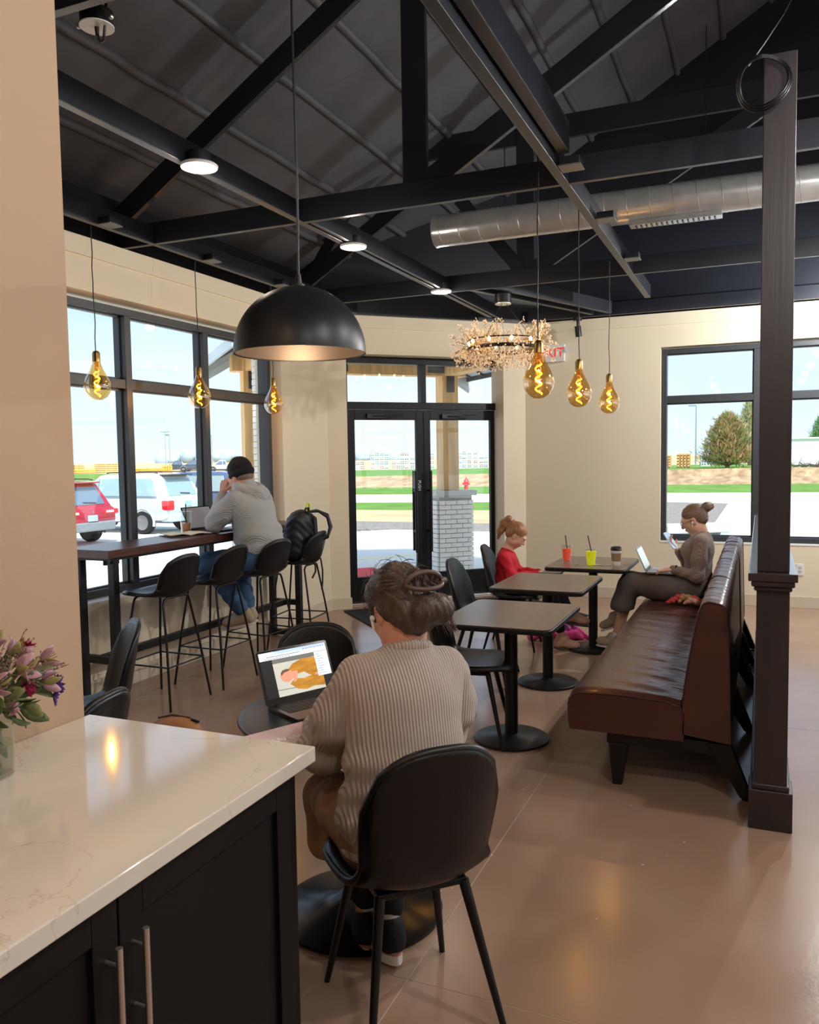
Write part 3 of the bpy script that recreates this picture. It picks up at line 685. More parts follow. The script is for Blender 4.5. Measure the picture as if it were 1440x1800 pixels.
# big dome pendant
dm = thing('dome_pendant', 'big matt black dome pendant lamp hanging over the round table', 'pendant lamp', (-1.487, 2.52, 0))
R0 = .23; z0 = 2.022
outp = [(R0*math.sin(a), z0+.228*math.cos(a)) for a in np.linspace(0.02, PI/2, 24)]
inp = [((R0-.004)*math.sin(a), z0+.224*math.cos(a)) for a in np.linspace(PI/2, .02, 24)]
MB().lathe(outp+[(R0, z0-.004), (R0-.004, z0-.004)], 64).build('shade', M('matt_black_shade', (.10, .105, .12), .40, spec=.5), dm, smooth=60)
MB().lathe(inp, 64).build('shade_lining', M('shade_lining', (.42, .38, .35), .38, .5), dm, smooth=60)
MB().cyl((0, 0, z0+.23), (0, 0, z0+.27), .014, .008, 12).build('cap', m_blackplastic, dm)
MB().tube([(0.0, 0, z0+.26), (.004, 0, 2.6), (-.002, 0, 3.1), (0, 0, 3.55), (.003, 0, 4.2), (0, 0, 5.05)], .0042, 6).build('cord', m_blackplastic, dm, smooth=60)
MB().sph((0, 0, z0+.09), .045, 16, 10).build('bulb', amb('dome_bulb', (1, .75, .48), 2), dm, smooth=60)
MB().cyl((0, 0, z0+.12), (0, 0, z0+.235), .022, n=12).build('lamp_holder', m_blackplastic, dm)
light('dome_lamp', 'POINT', (-1.487, 2.52, z0+.02), 3.5, (1, .72, .45), shadow_soft_size=.05)
cn = thing('ceiling_canopy', 'round white-faced ceiling canopy with a hooked black cord, top left', 'canopy', (-2.195, 2.36, 3.2))
MB().lathe([(0, 0), (.06, 0), (.06, -.004), (.0, -.004)], 32).build('canopy_plate', m_white, cn, smooth=40)
MB().cyl((0, 0, .0), (0, 0, .05), .058, n=24).build('canopy_body', m_blackplastic, cn, smooth=40)
MB().tube([(0, 0, -.004), (.005, 0, -.04), (.012, .003, -.055), (.025, .004, -.05), (.035, .003, 0.0), (.05, 0, .1), (.1, .03, .5)], .005, 6).build('hooked_cord', m_blackplastic, cn, smooth=60)
MB().cyl((0, 0, -.035), (0, 0, -.003), .006, .009, 10).build('strain_relief', m_blackplastic, cn)
for dx in (-.075, .075): MB().sph((dx, -.01, .012), .009, 8, 6).build('screw', m_nickel, cn)

# chandelier
cd = thing('chandelier', 'ring chandelier of sparkling crystal sprigs hanging before the entrance', 'chandelier', (-2.30, 7.72, 2.715))
MB().tube([(.335*math.cos(a), .335*math.sin(a), -.03) for a in np.linspace(0, 2*PI, 48, endpoint=False)], .018, 8, True).build('ring_frame', m_blackplastic, cd, smooth=60)
MB().tube([(.335*math.cos(a), .335*math.sin(a), .05) for a in np.linspace(0, 2*PI, 48, endpoint=False)], .007, 6, True).build('ring_frame', m_blackplastic, cd, smooth=60)
random.seed(11); tw = MB(); bd = MB(); ico = None
for k in range(520):
    a = random.uniform(0, 2*PI); ph = random.uniform(0, 2*PI); l = random.uniform(.09, .185)
    base = Vector((.335*math.cos(a), .335*math.sin(a), 0)); rad = Vector((math.cos(a), math.sin(a), 0))
    d = (rad*math.cos(ph)*.95+Vector((0, 0, 1.15))*math.sin(ph)+Vector((random.uniform(-.25, .25), random.uniform(-.25, .25), 0)))
    p1 = base+d*l; tw.tube([base+d*.03, base+d*l*.6, p1], .0016, 3)
    for j in range(5):
        q = p1+Vector((random.uniform(-1, 1), random.uniform(-1, 1), random.uniform(-1, 1)))*.022
        tw.tube([base+d*l*.8, q], .0011, 3); r = random.uniform(.0055, .0085)
        bd.add([q+Vector(v)*r for v in ((1, 0, 0), (-1, 0, 0), (0, 1, 0), (0, -1, 0), (0, 0, 1.2), (0, 0, -1.2))], [(0, 2, 4), (2, 1, 4), (1, 3, 4), (3, 0, 4), (2, 0, 5), (1, 2, 5), (3, 1, 5), (0, 3, 5)])
tag(tw.build('sprig_stems', M('gold_twig', (.75, .6, .4), .35, 1), cd, fix=False), kind='stuff')
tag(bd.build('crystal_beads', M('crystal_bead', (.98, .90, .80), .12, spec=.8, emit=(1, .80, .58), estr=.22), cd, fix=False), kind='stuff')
for k in range(10):
    a = 2*PI*k/10+.2; p = (.335*math.cos(a), .335*math.sin(a), .03)
    MB().sph(p, (.014, .014, .024), 10, 8).build('bulb', amb('chandelier_bulb', (1, .82, .55), 18) if k == 0 else bpy.data.materials['chandelier_bulb'], cd, smooth=60)
    if k % 2 == 0: light('chandelier_lamp', 'POINT', (-2.30+p[0], 7.72+p[1], 2.745), 2.0, (1, .72, .42), shadow_soft_size=.012)
MB().lathe([(0, .40), (.075, .40), (.08, .405), (.08, .485), (0, .485)], 28).build('canopy', m_blackplastic, cd, smooth=40)
MB().lathe([(0, .393), (.078, .393), (.078, .401), (0, .401)], 28).build('canopy_ring', m_nickel, cd, smooth=40)
for a in (.5, 2.6, 4.7): MB().cyl((.03*math.cos(a), .03*math.sin(a), .40), (.30*math.cos(a), .30*math.sin(a), .05), .003, n=6).build('suspension_cable', m_wiremetal, cd)

# spot lamp, duct, exit sign, cables
sp = thing('track_spot', 'small black cylinder spotlight under the ledger beam by the exit sign', 'spotlight', (-1.93, 9.40, 3.2))
MB().cyl((0, 0, 0), (0, 0, -.03), .05, n=20).build('mount', m_blackplastic, sp, smooth=40); MB().cyl((0, 0, -.03), (0, 0, -.09), .012, n=10).build('stem', m_blackplastic, sp)
MB().cyl((0, 0, -.09), (0.01, .02, -.21), .036, n=20).build('spot_can', m_blackplastic, sp, smooth=40)
du = thing('spiral_duct', 'shiny galvanised spiral duct running across under the roof', 'duct', (0, 6.45, 3.505))
dr_ = .125
MB().cyl((-2.49, 0, 0), (3.9, 0, 0), dr_, n=48).build('duct_tube', m_galv, du, smooth=40)
for k in range(38):
    x = -2.47+k*.165; pts = [(x+.09*j/32, dr_*math.cos(2*PI*j/32), dr_*math.sin(2*PI*j/32)) for j in range(33)]
    MB().tube(pts, .0035, 4).build('spiral_seam', m_galv, du, smooth=60)
MB().tube([(-2.485, dr_*math.cos(2*PI*j/40), dr_*math.sin(2*PI*j/40)) for j in range(40)], .006, 6, True).build('end_bead', m_galv, du, smooth=60)
for x0, x1 in ((-.93, -.28), (1.6, 2.3)):
    vt = bpy.data.objects.new('duct_vent', None); COL.objects.link(vt); vt.parent = du
    box('vent_frame', m_galv, vt, x0, x1, -.055, .055, -.155, -.118, .004)
    nb_ = 16
    for k in range(nb_):
        x = x0+.05+(x1-x0-.1)*k/(nb_-1); MB().bar((x, -.04, -.157), (x, .04, -.157), .012, .008).build('vent_blade', m_black, vt)
for x in (-1.9, -.4, 1.1): MB().cyl((x, 0, dr_), (x, 0, 1.2), .004, n=6).build('hanger_wire', m_wiremetal, du)
ex = thing('exit_sign', 'white exit sign with red letters on the wall behind the chandelier', 'exit sign', (-2.255, YR-.015, 2.835))
box('sign_body', m_white, ex, -.155, .155, -.045, 0.012, -.10, .10, .008)
text('letters', 'EXIT', M('exit_red', (.92, .12, .12), .5, emit=(.95, .1, .1), estr=.5), ex, (0, -.047, 0), (math.radians(90), 0, 0), .15)
for x in (-.19, .19): MB().cyl((x, -.02, .03), (x, -.06, .03), .03, .035, 14).build('lamp_head', m_white, ex, smooth=40)
random.seed(4)
cc = thing('cable_coil', 'loops of spare black cable tied at the top of the post', 'cable', (-.01, 3.80, 3.17))
for k in range(3):
    MB().tube([(-.0+(.092+.006*k)*math.cos(a), -.02+.008*k+.02*math.sin(a*2), (.095+.008*k)*math.sin(a)) for a in np.linspace(0, 2*PI, 30, endpoint=False)], .0045, 6, True).build('cable_loop', m_blackplastic, cc, smooth=60)
MB().tube([(-.06, 0, .08), (.0, 0, .16), (.07, 0.0, .26), (.12, .1, .4)], .0045, 6).build('cable_tail', m_blackplastic, cc, smooth=60)
ol = thing('wall_outlet', 'white wall outlet low on the far wall right of the post', 'outlet', (.385, YR-.006, .41))
box('plate', m_white, ol, -.038, .038, -.004, .008, -.06, .06, .002)
for z in (-.02, .02): box('socket', M('socket_face', (.7, .7, .68), .5) if z < 0 else bpy.data.materials['socket_face'], ol, -.016, .016, -.006, 0, z-.013, z+.013)
# ================================================================ people
V = lambda *a: np.array(a, float)
def unit(v): v = np.array(v, float); return v/np.linalg.norm(v)
def head_frame(fwd, up=(0, 0, 1)):
    f = unit(fwd); r = unit(np.cross(f, up)); u = np.cross(r, f); return r, f, u
def add_head(B, c, fwd, s=1., up=(0, 0, 1), male=False):
    """skull, face, ears; c = centre at eye height between the ears"""
    r, f, u = head_frame(fwd, up); c = np.array(c, float); Rm = np.stack([r, f, u], 1)
    P = lambda a, b_, d: c+s*(a*r+b_*f+d*u)
    E = lambda q, rad, k=.02, op='+': B.ell(P(*q), np.array(rad)*s, Rm, k*s, op)
    E((0, -.014, .032), (.073, .094, .084), .02); E((0, .030, -.034), (.058, .060, .074), .035); E((0, .045, -.085), (.030, .030, .026), .03)
    for q in (-1, 1):
        E((q*.036, .050, -.030), (.026, .026, .028), .02); E((q*.050, .005, -.065), (.022, .035, .028), .03)
        E((q*.031, .094, .002), (.017, .013, .012), .012, '-')
        E((q*.031, .074, .001), (.0135, .0135, .0125), .003)
        B.ell(P(q*.076, -.004, -.010), V(.009, .019, .031)*s, Rm, .008*s); B.ell(P(q*.084, .002, -.006), V(.006, .009, .016)*s, Rm, .004*s, '-')
        E((q*.009, .098, -.028), (.008, .009, .007), .008)
    B.cap(P(0, .083, .012), P(0, .106, -.026), .008*s, .0115*s, .012*s)
    E((0, .082, .026), (.045, .014, .010), .02)
    E((0, .088, -.052), (.023, .010, .0055), .006); E((0, .086, -.063), (.020, .010, .0065), .006)
    return P, Rm
def add_hand(B, wrist, d, across, palm, curl=.5, s=1., thumb=1, spread=.05, k=.006, thumb_curl=.3):
    """d: wrist to knuckles, across: towards the thumb side, palm: palm normal; four fingers and a thumb"""
    d = unit(d); across = unit(np.array(across, float)-d*np.dot(across, d)); n = np.cross(d, across); n = n if np.dot(n, palm) > 0 else -n
    w = np.array(wrist, float)
    kn = [w+d*.088*s+across*(.030-.020*i)*s-n*.0*s for i in range(4)]
    for i in range(4): B.cap(w+across*(.014-.009*i)*s, kn[i], .0145*s, .0105*s, .012*s)
    for i, L in enumerate((.072, .080, .074, .058)):
        p = kn[i]; ang = .25*curl; dirv = unit(d+across*spread*(1.5-i))
        for j, (q, rr) in enumerate(((.46, .0092), (.30, .0084), (.24, .0075))):
            e = p+(dirv*math.cos(ang)+n*math.sin(ang))*L*q*s; B.cap(p, e, rr*s, (rr-.0007)*s, k); p = e; ang += curl*(1.15 if j == 0 else .8)
    p = w+d*.022*s+across*.022*s; dd = unit(d*.75+across*.75+n*.15)
    for q, rr in ((.040, .0125), (.032, .0100), (.026, .0088)):
        e = p+dd*q*s; B.cap(p, e, rr*s, (rr-.001)*s, .009); p = e; dd = unit(dd+n*thumb_curl+d*.35)
def add_foot(B, ankle, heel, toe, s=1., r=.025):
    B.cap(ankle, heel, .030*s, r*.9*s, .02); B.cap(heel, toe, r*.9*s, r*.72*s, .03); B.cap(ankle, (np.array(heel)*.4+np.array(toe)*.6), r*s, r*.7*s, .02)
def shoe(name, mat, solemat, parent, ankle, heel, toe, s=1., top=True, sole_h=.022, w=.046, stripe=None):
    ankle, heel, toe = V(*ankle), V(*heel), V(*toe); d = unit(toe-heel); up = unit(ankle-heel-d*np.dot(ankle-heel, d)); side = np.cross(d, up); Rm = np.stack([side, d, up], 1); L = np.linalg.norm(toe-heel)
    m = (heel+toe)/2; S1 = SDF()
    S1.ell(heel+d*.018*s+up*.004, V(w*.90, .050, .044)*s, Rm, .02).ell(m+d*.02+up*.002, V(w*.98, L*.42/s, .040)*s, Rm, .03).ell(toe-d*.03*s, V(w*1.02, .055, .032)*s, Rm, .03)
    S1.cap(m-d*.01+up*.02, heel+d*.06+up*.045*s, .036*s, .04*s, .03); S1.cap(heel+d*.012*s+up*.0, heel+d*.022*s+up*.05*s, .040*s, .038*s, .02); S1.cap(heel+d*.022*s+up*.045*s, heel+d*.065*s+up*.055*s, .036*s, .036*s, .02)
    o = S1.build(name, mat, parent, .007)
    b = MB(); n = 22; ring = []
    for i in range(n):
        a = 2*PI*i/n; t = math.cos(a); ww = w*s*(1.03 if t > 0 else .93)*(1 if abs(t) < .75 else .97); ring.append(m+d*(t*(L/2+.032*s))+side*(math.sin(a)*ww))
    z0 = -.034*s; vs = [p+up*z0 for p in ring]+[p+up*(z0-sole_h*s) for p in ring]
    b.add(vs, [tuple(range(n)), tuple(range(2*n-1, n-1, -1))]+[(i, (i+1) % n, n+(i+1) % n, n+i) for i in range(n)])
    b.build('sole', solemat, o, bevel=.004)
    if stripe:
        z0 += .009*s; vs = [p+up*z0 for p in ring]+[p+up*(z0-.009*s) for p in ring]; MB().add(vs, [tuple(range(n)), tuple(range(2*n-1, n-1, -1))]+[(i, (i+1) % n, n+(i+1) % n, n+i) for i in range(n)]).build('shoe_stripe', stripe, o)
    return o
def eyes(root, P, s=1.):
    for q in (-1, 1):
        e = MB().sph(P(q*.031, .0755, .001), .0128*s, 10, 8).build('eye', m_eye, root, smooth=60)
def hair_strands(name, mat, root, paths, r=.0011):
    b = MB()
    for p in paths: b.tube(p, [r]*(len(p)-1)+[r*.3], 3)
    return tag(b.build(name, mat, root, fix=False), kind='stuff')
m_eye = M('eye_white', (.92, .9, .87), .2)
m_hairdk = M('dark_brown_hair', (.30, .235, .205), .42, var=.3, vscale=30, stretch=(1, 1, .25), bump=.5, bscale=120, spec=.5)
m_hairlt = M('light_brown_hair', (.47, .37, .29), .45, var=.25, vscale=40, stretch=(1, .3, 1), bump=.4, bscale=130)
m_hairred = M('strawberry_hair', (.62, .43, .29), .45, var=.28, vscale=40, stretch=(1, .3, .6), bump=.4, bscale=130)
m_knit = M('taupe_rib_knit', (.745, .67, .62), .9, wave=('X', 34, .55, .5), sheen=.3)
m_knit2 = M('grey_waffle_knit', (.74, .745, .74), .9, wave=('DIAGONAL', 46, .5, .6), sheen=.2)
m_knit3 = M('mauve_rib_knit', (.52, .435, .40), .9, wave=('X', 34, .4, .8), sheen=.2)
m_tan = M('tan_trousers', (.68, .52, .40), .85, bump=.25, bscale=14)
m_jean = M('blue_denim', (.25, .37, .50), .85, var=.3, vscale=7, bump=.4, bscale=16)
m_legging = M('black_legging', (.06, .06, .07), .8)
m_skirt = M('grey_brown_skirt', (.36, .325, .30), .85, bump=.25, bscale=15, stretch=(3, .6, 1))
m_redtop = M('red_top', (.76, .10, .17), .8, bump=.35, bscale=14)
m_sock = M('pale_sock', (.82, .80, .78), .9, bump=.2, bscale=150)
m_suede = M('tan_suede', (.72, .55, .46), .8, var=.1, vscale=20)
m_soled = M('dark_sole', (.30, .24, .21), .7); m_soleW = M('white_sole', (.90, .85, .82), .6)
m_sneak = M('black_sneaker', (.08, .085, .10), .75, bump=.3, bscale=90)
m_rosegold = M('rose_piping', (.72, .5, .44), .5)
m_beanie = M('black_beanie', (.085, .095, .115), .9, wave=('X', 40, .3, .8))
m_canvas = M('beige_canvas_shoe', (.72, .64, .54), .85, bump=.2, bscale=60)
m_pod = M('white_earbud', (.93, .93, .92), .3)
def torso_frame(pts): return pts

# ---------------------------------------------------------------- woman at the round table, seen from behind
w1 = thing('person', 'person in a taupe ribbed sweater with a claw-clipped bun, back to us at the laptop', 'person', (-.975, 2.165, 0), math.radians(44))
hc = V(.035, .075, 1.195); hf = (-.22, .86, -.46); neck = V(.04, .03, 1.07)
B = SDF(); P, Rm = add_head(B, hc, hf, 1.03)
B.cap(neck, P(0, -.03, -.04), .056, .052, .03).cap(V(.03, 0, 1.0), neck, .07, .056, .04)
B.ell((.02, -.01, .92), (.15, .10, .15), None, .04).ell((.01, -.04, .74), (.14, .10, .15), None, .05).ell((0, -.03, .575), (.16, .12, .10), None, .05)
for q, el, wr, kn_, an in ((-1, (-.18, .16, .775), (-.10, .395, .80), (-.105, .38, .505), (-.0, .345, .11)), (1, (.205, .16, .775), (.11, .40, .80), (.12, .38, .505), (.045, .235, .115))):
    B.chain([(q*.14+.02, .02, 1.0), el, wr], [.05, .04, .028]); B.chain([(q*.09, .0, .55), kn_, an], [.085, .052, .029])
    add_hand(B, wr, (q*-.22, .95, -.08), (q*-1, -.1, .1), (0, 0, -1), .45)
add_foot(B, (0, .345, .11), (-.01, .315, .055), (-.0, .50, .04)); add_foot(B, (.045, .235, .115), (.045, .20, .075), (.035, .40, .045))
B.build('body', m_skin2, w1, .006)
Sw = SDF()
Sw.ell((-.005, -.035, .63), (.20, .158, .13), None, .05).ell((.0, -.05, .78), (.182, .15, .16), None, .06).ell((.01, -.02, .93), (.178, .14, .15), None, .06)
Sw.cap((-.115, .015, 1.015), (.155, .015, 1.015), .068, .068, .06).cap((.03, .0, 1.02), (.04, .022, 1.075), .085, .066, .04)
Sw.ell((.0, -.06, .60), (.15, .13, .10), None, .05)
Sw.ell(P(0, -.03, -.09)+V(0, .0, .02), (.058, .058, .07), None, .008, '-')
def folds(amp, fz, seed):
    def f(X, Y, Z): return amp*np.sin(Z*fz+X*9+np.sin(Y*11+seed)*2)*np.exp(-((Z-.70)/.14)**2)
    return f
swo = Sw.build('sweater', m_knit, w1, .008, folds(.005, 70, 1))
for q, el, wr in ((-1, (-.185, .155, .775), (-.11, .37, .80)), (1, (.205, .155, .775), (.115, .375, .80))):
    A = SDF(); A.chain([(q*.148+.02, .015, .995), ((q*.148+.02+el[0])/2+q*.008, .06, .89), el], [.068, .072, .072], .05); A.chain([el, tuple(np.array(el)*.5+np.array(wr)*.5), wr], [.076, .068, .050], .04)
    so = A.build('sleeve', m_knit, w1, .008, lambda X, Y, Z: .004*np.sin(Z*80+Y*30)*np.exp(-((Z-.82)/.07)**2))
    MB().tube([(q*.165+.03+q*.082*math.cos(t)*.9, .0+.085*math.sin(t), .955+q*0-.05*math.cos(t)*1) for t in np.linspace(0, 2*PI, 20, endpoint=False)], .0035, 5, True).build('shoulder_seam', m_knit, so, smooth=60) if False else None
cr = SDF()
for t in np.linspace(0, 2*PI, 17): cr.cap(V(.04+.062*math.cos(t), .025+.06*math.sin(t), 1.085-.022*math.sin(t)), V(.04+.062*math.cos(t+.4), .025+.06*math.sin(t+.4), 1.085-.022*math.sin(t+.4)), .014, .014, .01)
cr.build('collar', m_knit, w1, .006)
hem = SDF(); hem.ell((.01, -.035, .535), (.20, .155, .045), None, .03); hem.build('hem_band', m_knit, w1, .008)
T = SDF()
for q in (-1, 1): T.chain([(q*.085, -.03, .555), (q*.10, .20, .555), (q*.11, .40, .52)], [.105, .09, .075], .04).cap((q*.11, .40, .52), (q*.11, .42, .36), .074, .07, .04)
T.build('trousers', m_tan, w1, .009, lambda X, Y, Z: .004*np.sin(Y*60+X*40))
L_ = SDF(); L_.chain([(.13, .40, .44), (.05, .248, .175)], [.062, .046], .02).chain([(-.105, .40, .44), (0, .351, .165)], [.062, .046], .02); L_.build('legging', m_legging, w1, .008)
for an, he, to in (((0, .345, .11), (-.01, .315, .055), (-.0, .50, .045)), ((.045, .235, .125), (.045, .20, .08), (.035, .40, .05))):
    SDF().cap(V(*an)+V(0, .003, .042), V(*an)+V(0, 0, -.01), .0345, .038, .01).build('sock', m_sock, w1, .007)
    shoe('shoe', m_sneak, m_soleW, w1, an, he, to, 1., sole_h=.032, w=.048, stripe=m_rosegold)
H = SDF(); EH = lambda q, rad, k=.02, op='+': H.ell(P(*q), np.array(rad), Rm, k, op)
EH((0, -.022, .042), (.088, .104, .092)); EH((0, -.055, -.012), (.080, .066, .062), .03); EH((0, .012, .0), (.083, .070, .062), .03); EH((0, .01, .07), (.075, .085, .052), .03)
EH((0, -.072, -.048), (.066, .044, .055), .03); EH((.030, -.118, -.040), (.056, .044, .044), .015); EH((.052, -.124, -.050), (.042, .040, .043), .012); EH((.0, -.118, -.045), (.04, .036, .04), .012)
EH((0, .135, -.035), (.092, .080, .085), .02, '-'); EH((-.082, .012, -.022), (.022, .028, .036), .012, '-'); EH((.082, .012, -.022), (.022, .028, .036), .012, '-')
def strandnoise(X, Y, Z):
    a = X*Rm[0, 0]+Y*Rm[1, 0]+Z*Rm[2, 0]; c_ = X*Rm[0, 2]+Y*Rm[1, 2]+Z*Rm[2, 2]; b_ = X*Rm[0, 1]+Y*Rm[1, 1]+Z*Rm[2, 1]
    return .0022*np.sin(a*150+np.sin(c_*40)*2+np.sin(b_*30)*1.5)+.0012*np.sin(a*330+c_*90)
ho = H.build('hair', m_hairdk, w1, .0045, strandnoise)
random.seed(31); paths = []
clip = np.array((.02, -.125, .03))
for k in range(170):
    a0 = random.uniform(-1.5, 1.5); st_ = np.array((.088*math.sin(a0), .075*math.cos(a0)*1.0, .055+.05*math.cos(a0*1.2)*random.uniform(.4, 1)))
    pts = []
    for t in np.linspace(0, 1, 7):
        q = st_*(1-t)+clip*t+np.array((random.uniform(-.003, .003), 0, random.uniform(-.003, .003)))
        e_ = np.array((q[0]/.090, (q[1]+.022)/.106, (q[2]-.042)/.094)); nrm = np.linalg.norm(e_); e_ = e_/nrm*1.012
        pts.append(P(e_[0]*.090, e_[1]*.106-.022, e_[2]*.094+.042))
    paths.append(pts)
for k in range(110):                       # loose flyaways round the outline and below the bun
    a0 = random.uniform(0, 2*PI); b0 = random.uniform(-.6, 1.2)
    q = np.array((.09*math.cos(a0)*math.cos(b0), -.022+.1*math.sin(a0)*math.cos(b0), .042+.09*math.sin(b0)))
    if q[1] > .04 and q[2] < .03: continue
    n_ = unit(q-np.array((0, -.022, .042))); tg = unit(np.cross(n_, (random.uniform(-1, 1), random.uniform(-1, 1), random.uniform(-1, 1))))
    paths.append([P(*(q+tg*.013*j+n_*(.005*math.sin(j*.9)+.0025*j))) for j in range(5)])
for k in range(26):
    x0 = random.uniform(.05, .10); paths.append([P(x0+.006*math.sin(j+k), -.10-.004*j, -.02-.024*j*random.uniform(.8, 1)) for j in range(6)])
hair_strands('hair_strands', m_hairdk, ho, paths, .0009)
cl_ = MB()                                  # claw clip: two arched jaws with a spring barrel
for sgn in (-1, 1):
    cl_.tube([P(.015+.062*math.cos(t)*1.0, -.128-.022*math.sin(t)-.004, .030+sgn*.026*math.sin(t)) for t in np.linspace(0, PI, 12)], [.0045]+[.0075]*10+[.0045], 8)
    for j in range(5): t = .5+j*.53; cl_.tube([P(.015+.062*math.cos(t), -.132-.022*math.sin(t), .030+sgn*.026*math.sin(t)), P(.015+.05*math.cos(t), -.125, .03-sgn*.006)], [.005, .003], 6)
cl_.cyl(P(.07, -.135, .03), P(.095, -.13, .032), .010, n=10)
cl_.build('claw_clip', M('brown_clip', (.36, .27, .24), .35), ho, smooth=60)
pod = MB().sph(P(-.088, .014, -.012), .0085, 10, 8); pod.cyl(P(-.090, .016, -.014), P(-.086, .026, -.042), .0042, n=8); pod.build('earbud', m_pod, w1, smooth=60)
eyes(w1, P, 1.03)

# ---------------------------------------------------------------- man at the window bar
mn = thing('person', 'person in a black beanie and grey hooded sweater hunched at the window bar', 'person', (-3.71, 5.56, 0), math.radians(84))
hc = V(-.01, .165, 1.515); hf = (-.02, .9, -.34); B = SDF(); P, Rm = add_head(B, hc, hf, 1.06, male=True); neck = V(0, .10, 1.41)
B.cap(neck, P(0, -.03, -.05), .066, .06, .03).cap((0, .07, 1.34), neck, .08, .066, .04)
B.ell((0, .05, 1.22), (.17, .11, .16), None, .04).ell((0, 0, 1.03), (.17, .125, .15), None, .05).ell((0, -.04, .88), (.17, .125, .10), None, .05)
arms = ((-1, (-.235, .245, 1.155), (-.085, .29, 1.38)), (1, (.20, .28, 1.155), (.055, .30, 1.38)))
for q, el, wr in arms:
    B.chain([(q*.18, .10, 1.32), el, wr], [.056, .046, .031]); add_hand(B, wr, (-q*.35, .05, .9), (0, -1, .1), (-q*.5, -.4, 0), .9, 1.0)
legs = (((-.10, .0, .85), (-.19, .36, .825), (-.045, .13, .42), (-.02, .085, .375), (-.11, .275, .335)), ((.10, .0, .85), (.13, .34, .825), (.09, .20, .42), (.10, .155, .37), (.07, .36, .345)))
for hp, kn_, an, he, to in legs: B.chain([hp, kn_, an], [.10, .068, .04]); add_foot(B, an, he, to, 1.05)
B.build('body', m_skin2, mn, .006)
Sw = SDF()
Sw.ell((0, -.045, .93), (.205, .165, .13), None, .06).ell((0, .0, 1.06), (.225, .178, .16), None, .06).ell((0, .05, 1.23), (.225, .155, .16), None, .06).cap((-.16, .09, 1.33), (.16, .09, 1.33), .085, .085, .07).cap((0, .06, 1.36), (0, .10, 1.42), .11, .088, .05)
Sw.ell(P(0, -.01, -.09), (.062, .075, .07), None, .01, '-')
hz = lambda X, Y, Z: .006*np.sin(Z*55+X*12+np.sin(Y*9)*2)*np.exp(-((Z-1.02)/.13)**2)
so = Sw.build('hooded_sweater', m_knit2, mn, .009, hz)
hd = SDF()
for t in np.linspace(-2.3, 2.3, 15): hd.cap((.105*math.sin(t), .085-.085*math.cos(t), 1.425-.03*math.cos(t)), (.105*math.sin(t+.32), .085-.085*math.cos(t+.32), 1.425-.03*math.cos(t+.32)), .036, .036, .03)
hd.ell((.02, -.03, 1.365), (.10, .05, .07), None, .05); hd.build('hood', m_knit2, so, .008, lambda X, Y, Z: .003*np.sin(X*70+Z*50))
for q, el, wr in arms:
    A = SDF(); A.chain([(q*.175, .09, 1.32), tuple(np.array((q*.175, .09, 1.32))*.5+np.array(el)*.5+V(q*.01, 0, 0)), el], [.086, .080, .068], .05).chain([el, tuple(np.array(el)*.85+np.array(wr)*.15-V(0, 0, .0)), tuple(np.array(el)*.12+np.array(wr)*.88)], [.066, .062, .046], .04)
    A.build('sleeve', m_knit2, mn, .008, lambda X, Y, Z: .004*np.sin(Z*70+Y*30)*np.exp(-((Z-1.2)/.07)**2))
J = SDF()
for hp, kn_, an, he, to in legs: J.chain([(hp[0], -.03, .86), (hp[0]*1.1, .1, .85), kn_], [.135, .115, .088], .04).chain([kn_, tuple(V(*kn_)*.1+V(*an)*.9)], [.086, .066], .04)
J.ell((0, -.05, .88), (.19, .14, .11), None, .05); J.build('jeans', m_jean, mn, .009, lambda X, Y, Z: .004*np.sin(Y*55+Z*60+X*20))
for hp, kn_, an, he, to in legs: shoe('shoe', m_canvas, m_soleW, mn, an, he, to, 1.05)
H = SDF(); H.ell(P(0, -.024, .056), V(.089, .108, .104), Rm, .02); H.ell(P(0, -.03, -.09), V(.15, .20, .095), Rm, .008, '-'); H.ell(P(0, .13, -.03), V(.12, .09, .055), Rm, .012, '-')
bo = H.build('beanie', m_beanie, mn, .006, lambda X, Y, Z: .0025*np.sin(X*60+Z*45+np.sin(Y*40)))
cf = SDF(); cf.ell(P(0, -.028, .022), V(.0955, .114, .060), Rm, .01); cf.ell(P(0, -.03, -.092), V(.15, .20, .095), Rm, .006, '-'); cf.ell(P(0, -.03, .125), V(.15, .20, .088), Rm, .006, '-'); cf.build('beanie_cuff', m_beanie, bo, .006)
hr = SDF(); hr.ell(P(0, -.045, -.015), V(.077, .068, .045), Rm, .01); hr.build('hair', M('short_grey_hair', (.5, .42, .37), .7), mn, .006)
eyes(mn, P, 1.06)

# ---------------------------------------------------------------- woman on the bench
w2 = thing('person', 'person in mauve sweater and glasses on the bench with phone and laptop', 'person', (-.475, 6.88, 0), math.radians(90))
hc = V(0, .015, 1.125); hf = (0, .90, -.42); B = SDF(); P, Rm = add_head(B, hc, hf, .98); neck = V(0, -.035, 1.03)
B.cap(neck, P(0, -.03, -.04), .046, .046, .03).cap((0, -.05, .97), neck, .06, .048, .04)
B.ell((0, -.03, .88), (.12, .085, .13), None, .04).ell((0, -.02, .74), (.115, .085, .12), None, .05).ell((0, .0, .59), (.15, .12, .10), None, .05)
arms = ((-1, (-.20, -.03, .70), (-.12, .155, .738)), (1, (.185, .06, .73), (.095, .135, .855)))
for q, el, wr in arms: B.chain([(q*.145, -.045, .96), el, wr], [.043, .036, .024])
add_hand(B, (-.12, .155, .738), (.05, .97, -.10), (1, 0, .1), (0, .0, -1), .5, .95)
add_hand(B, (.095, .135, .855), (0, .60, .80), (1, 0, 0), (0, -.8, .6), .55, .95, thumb_curl=.5)
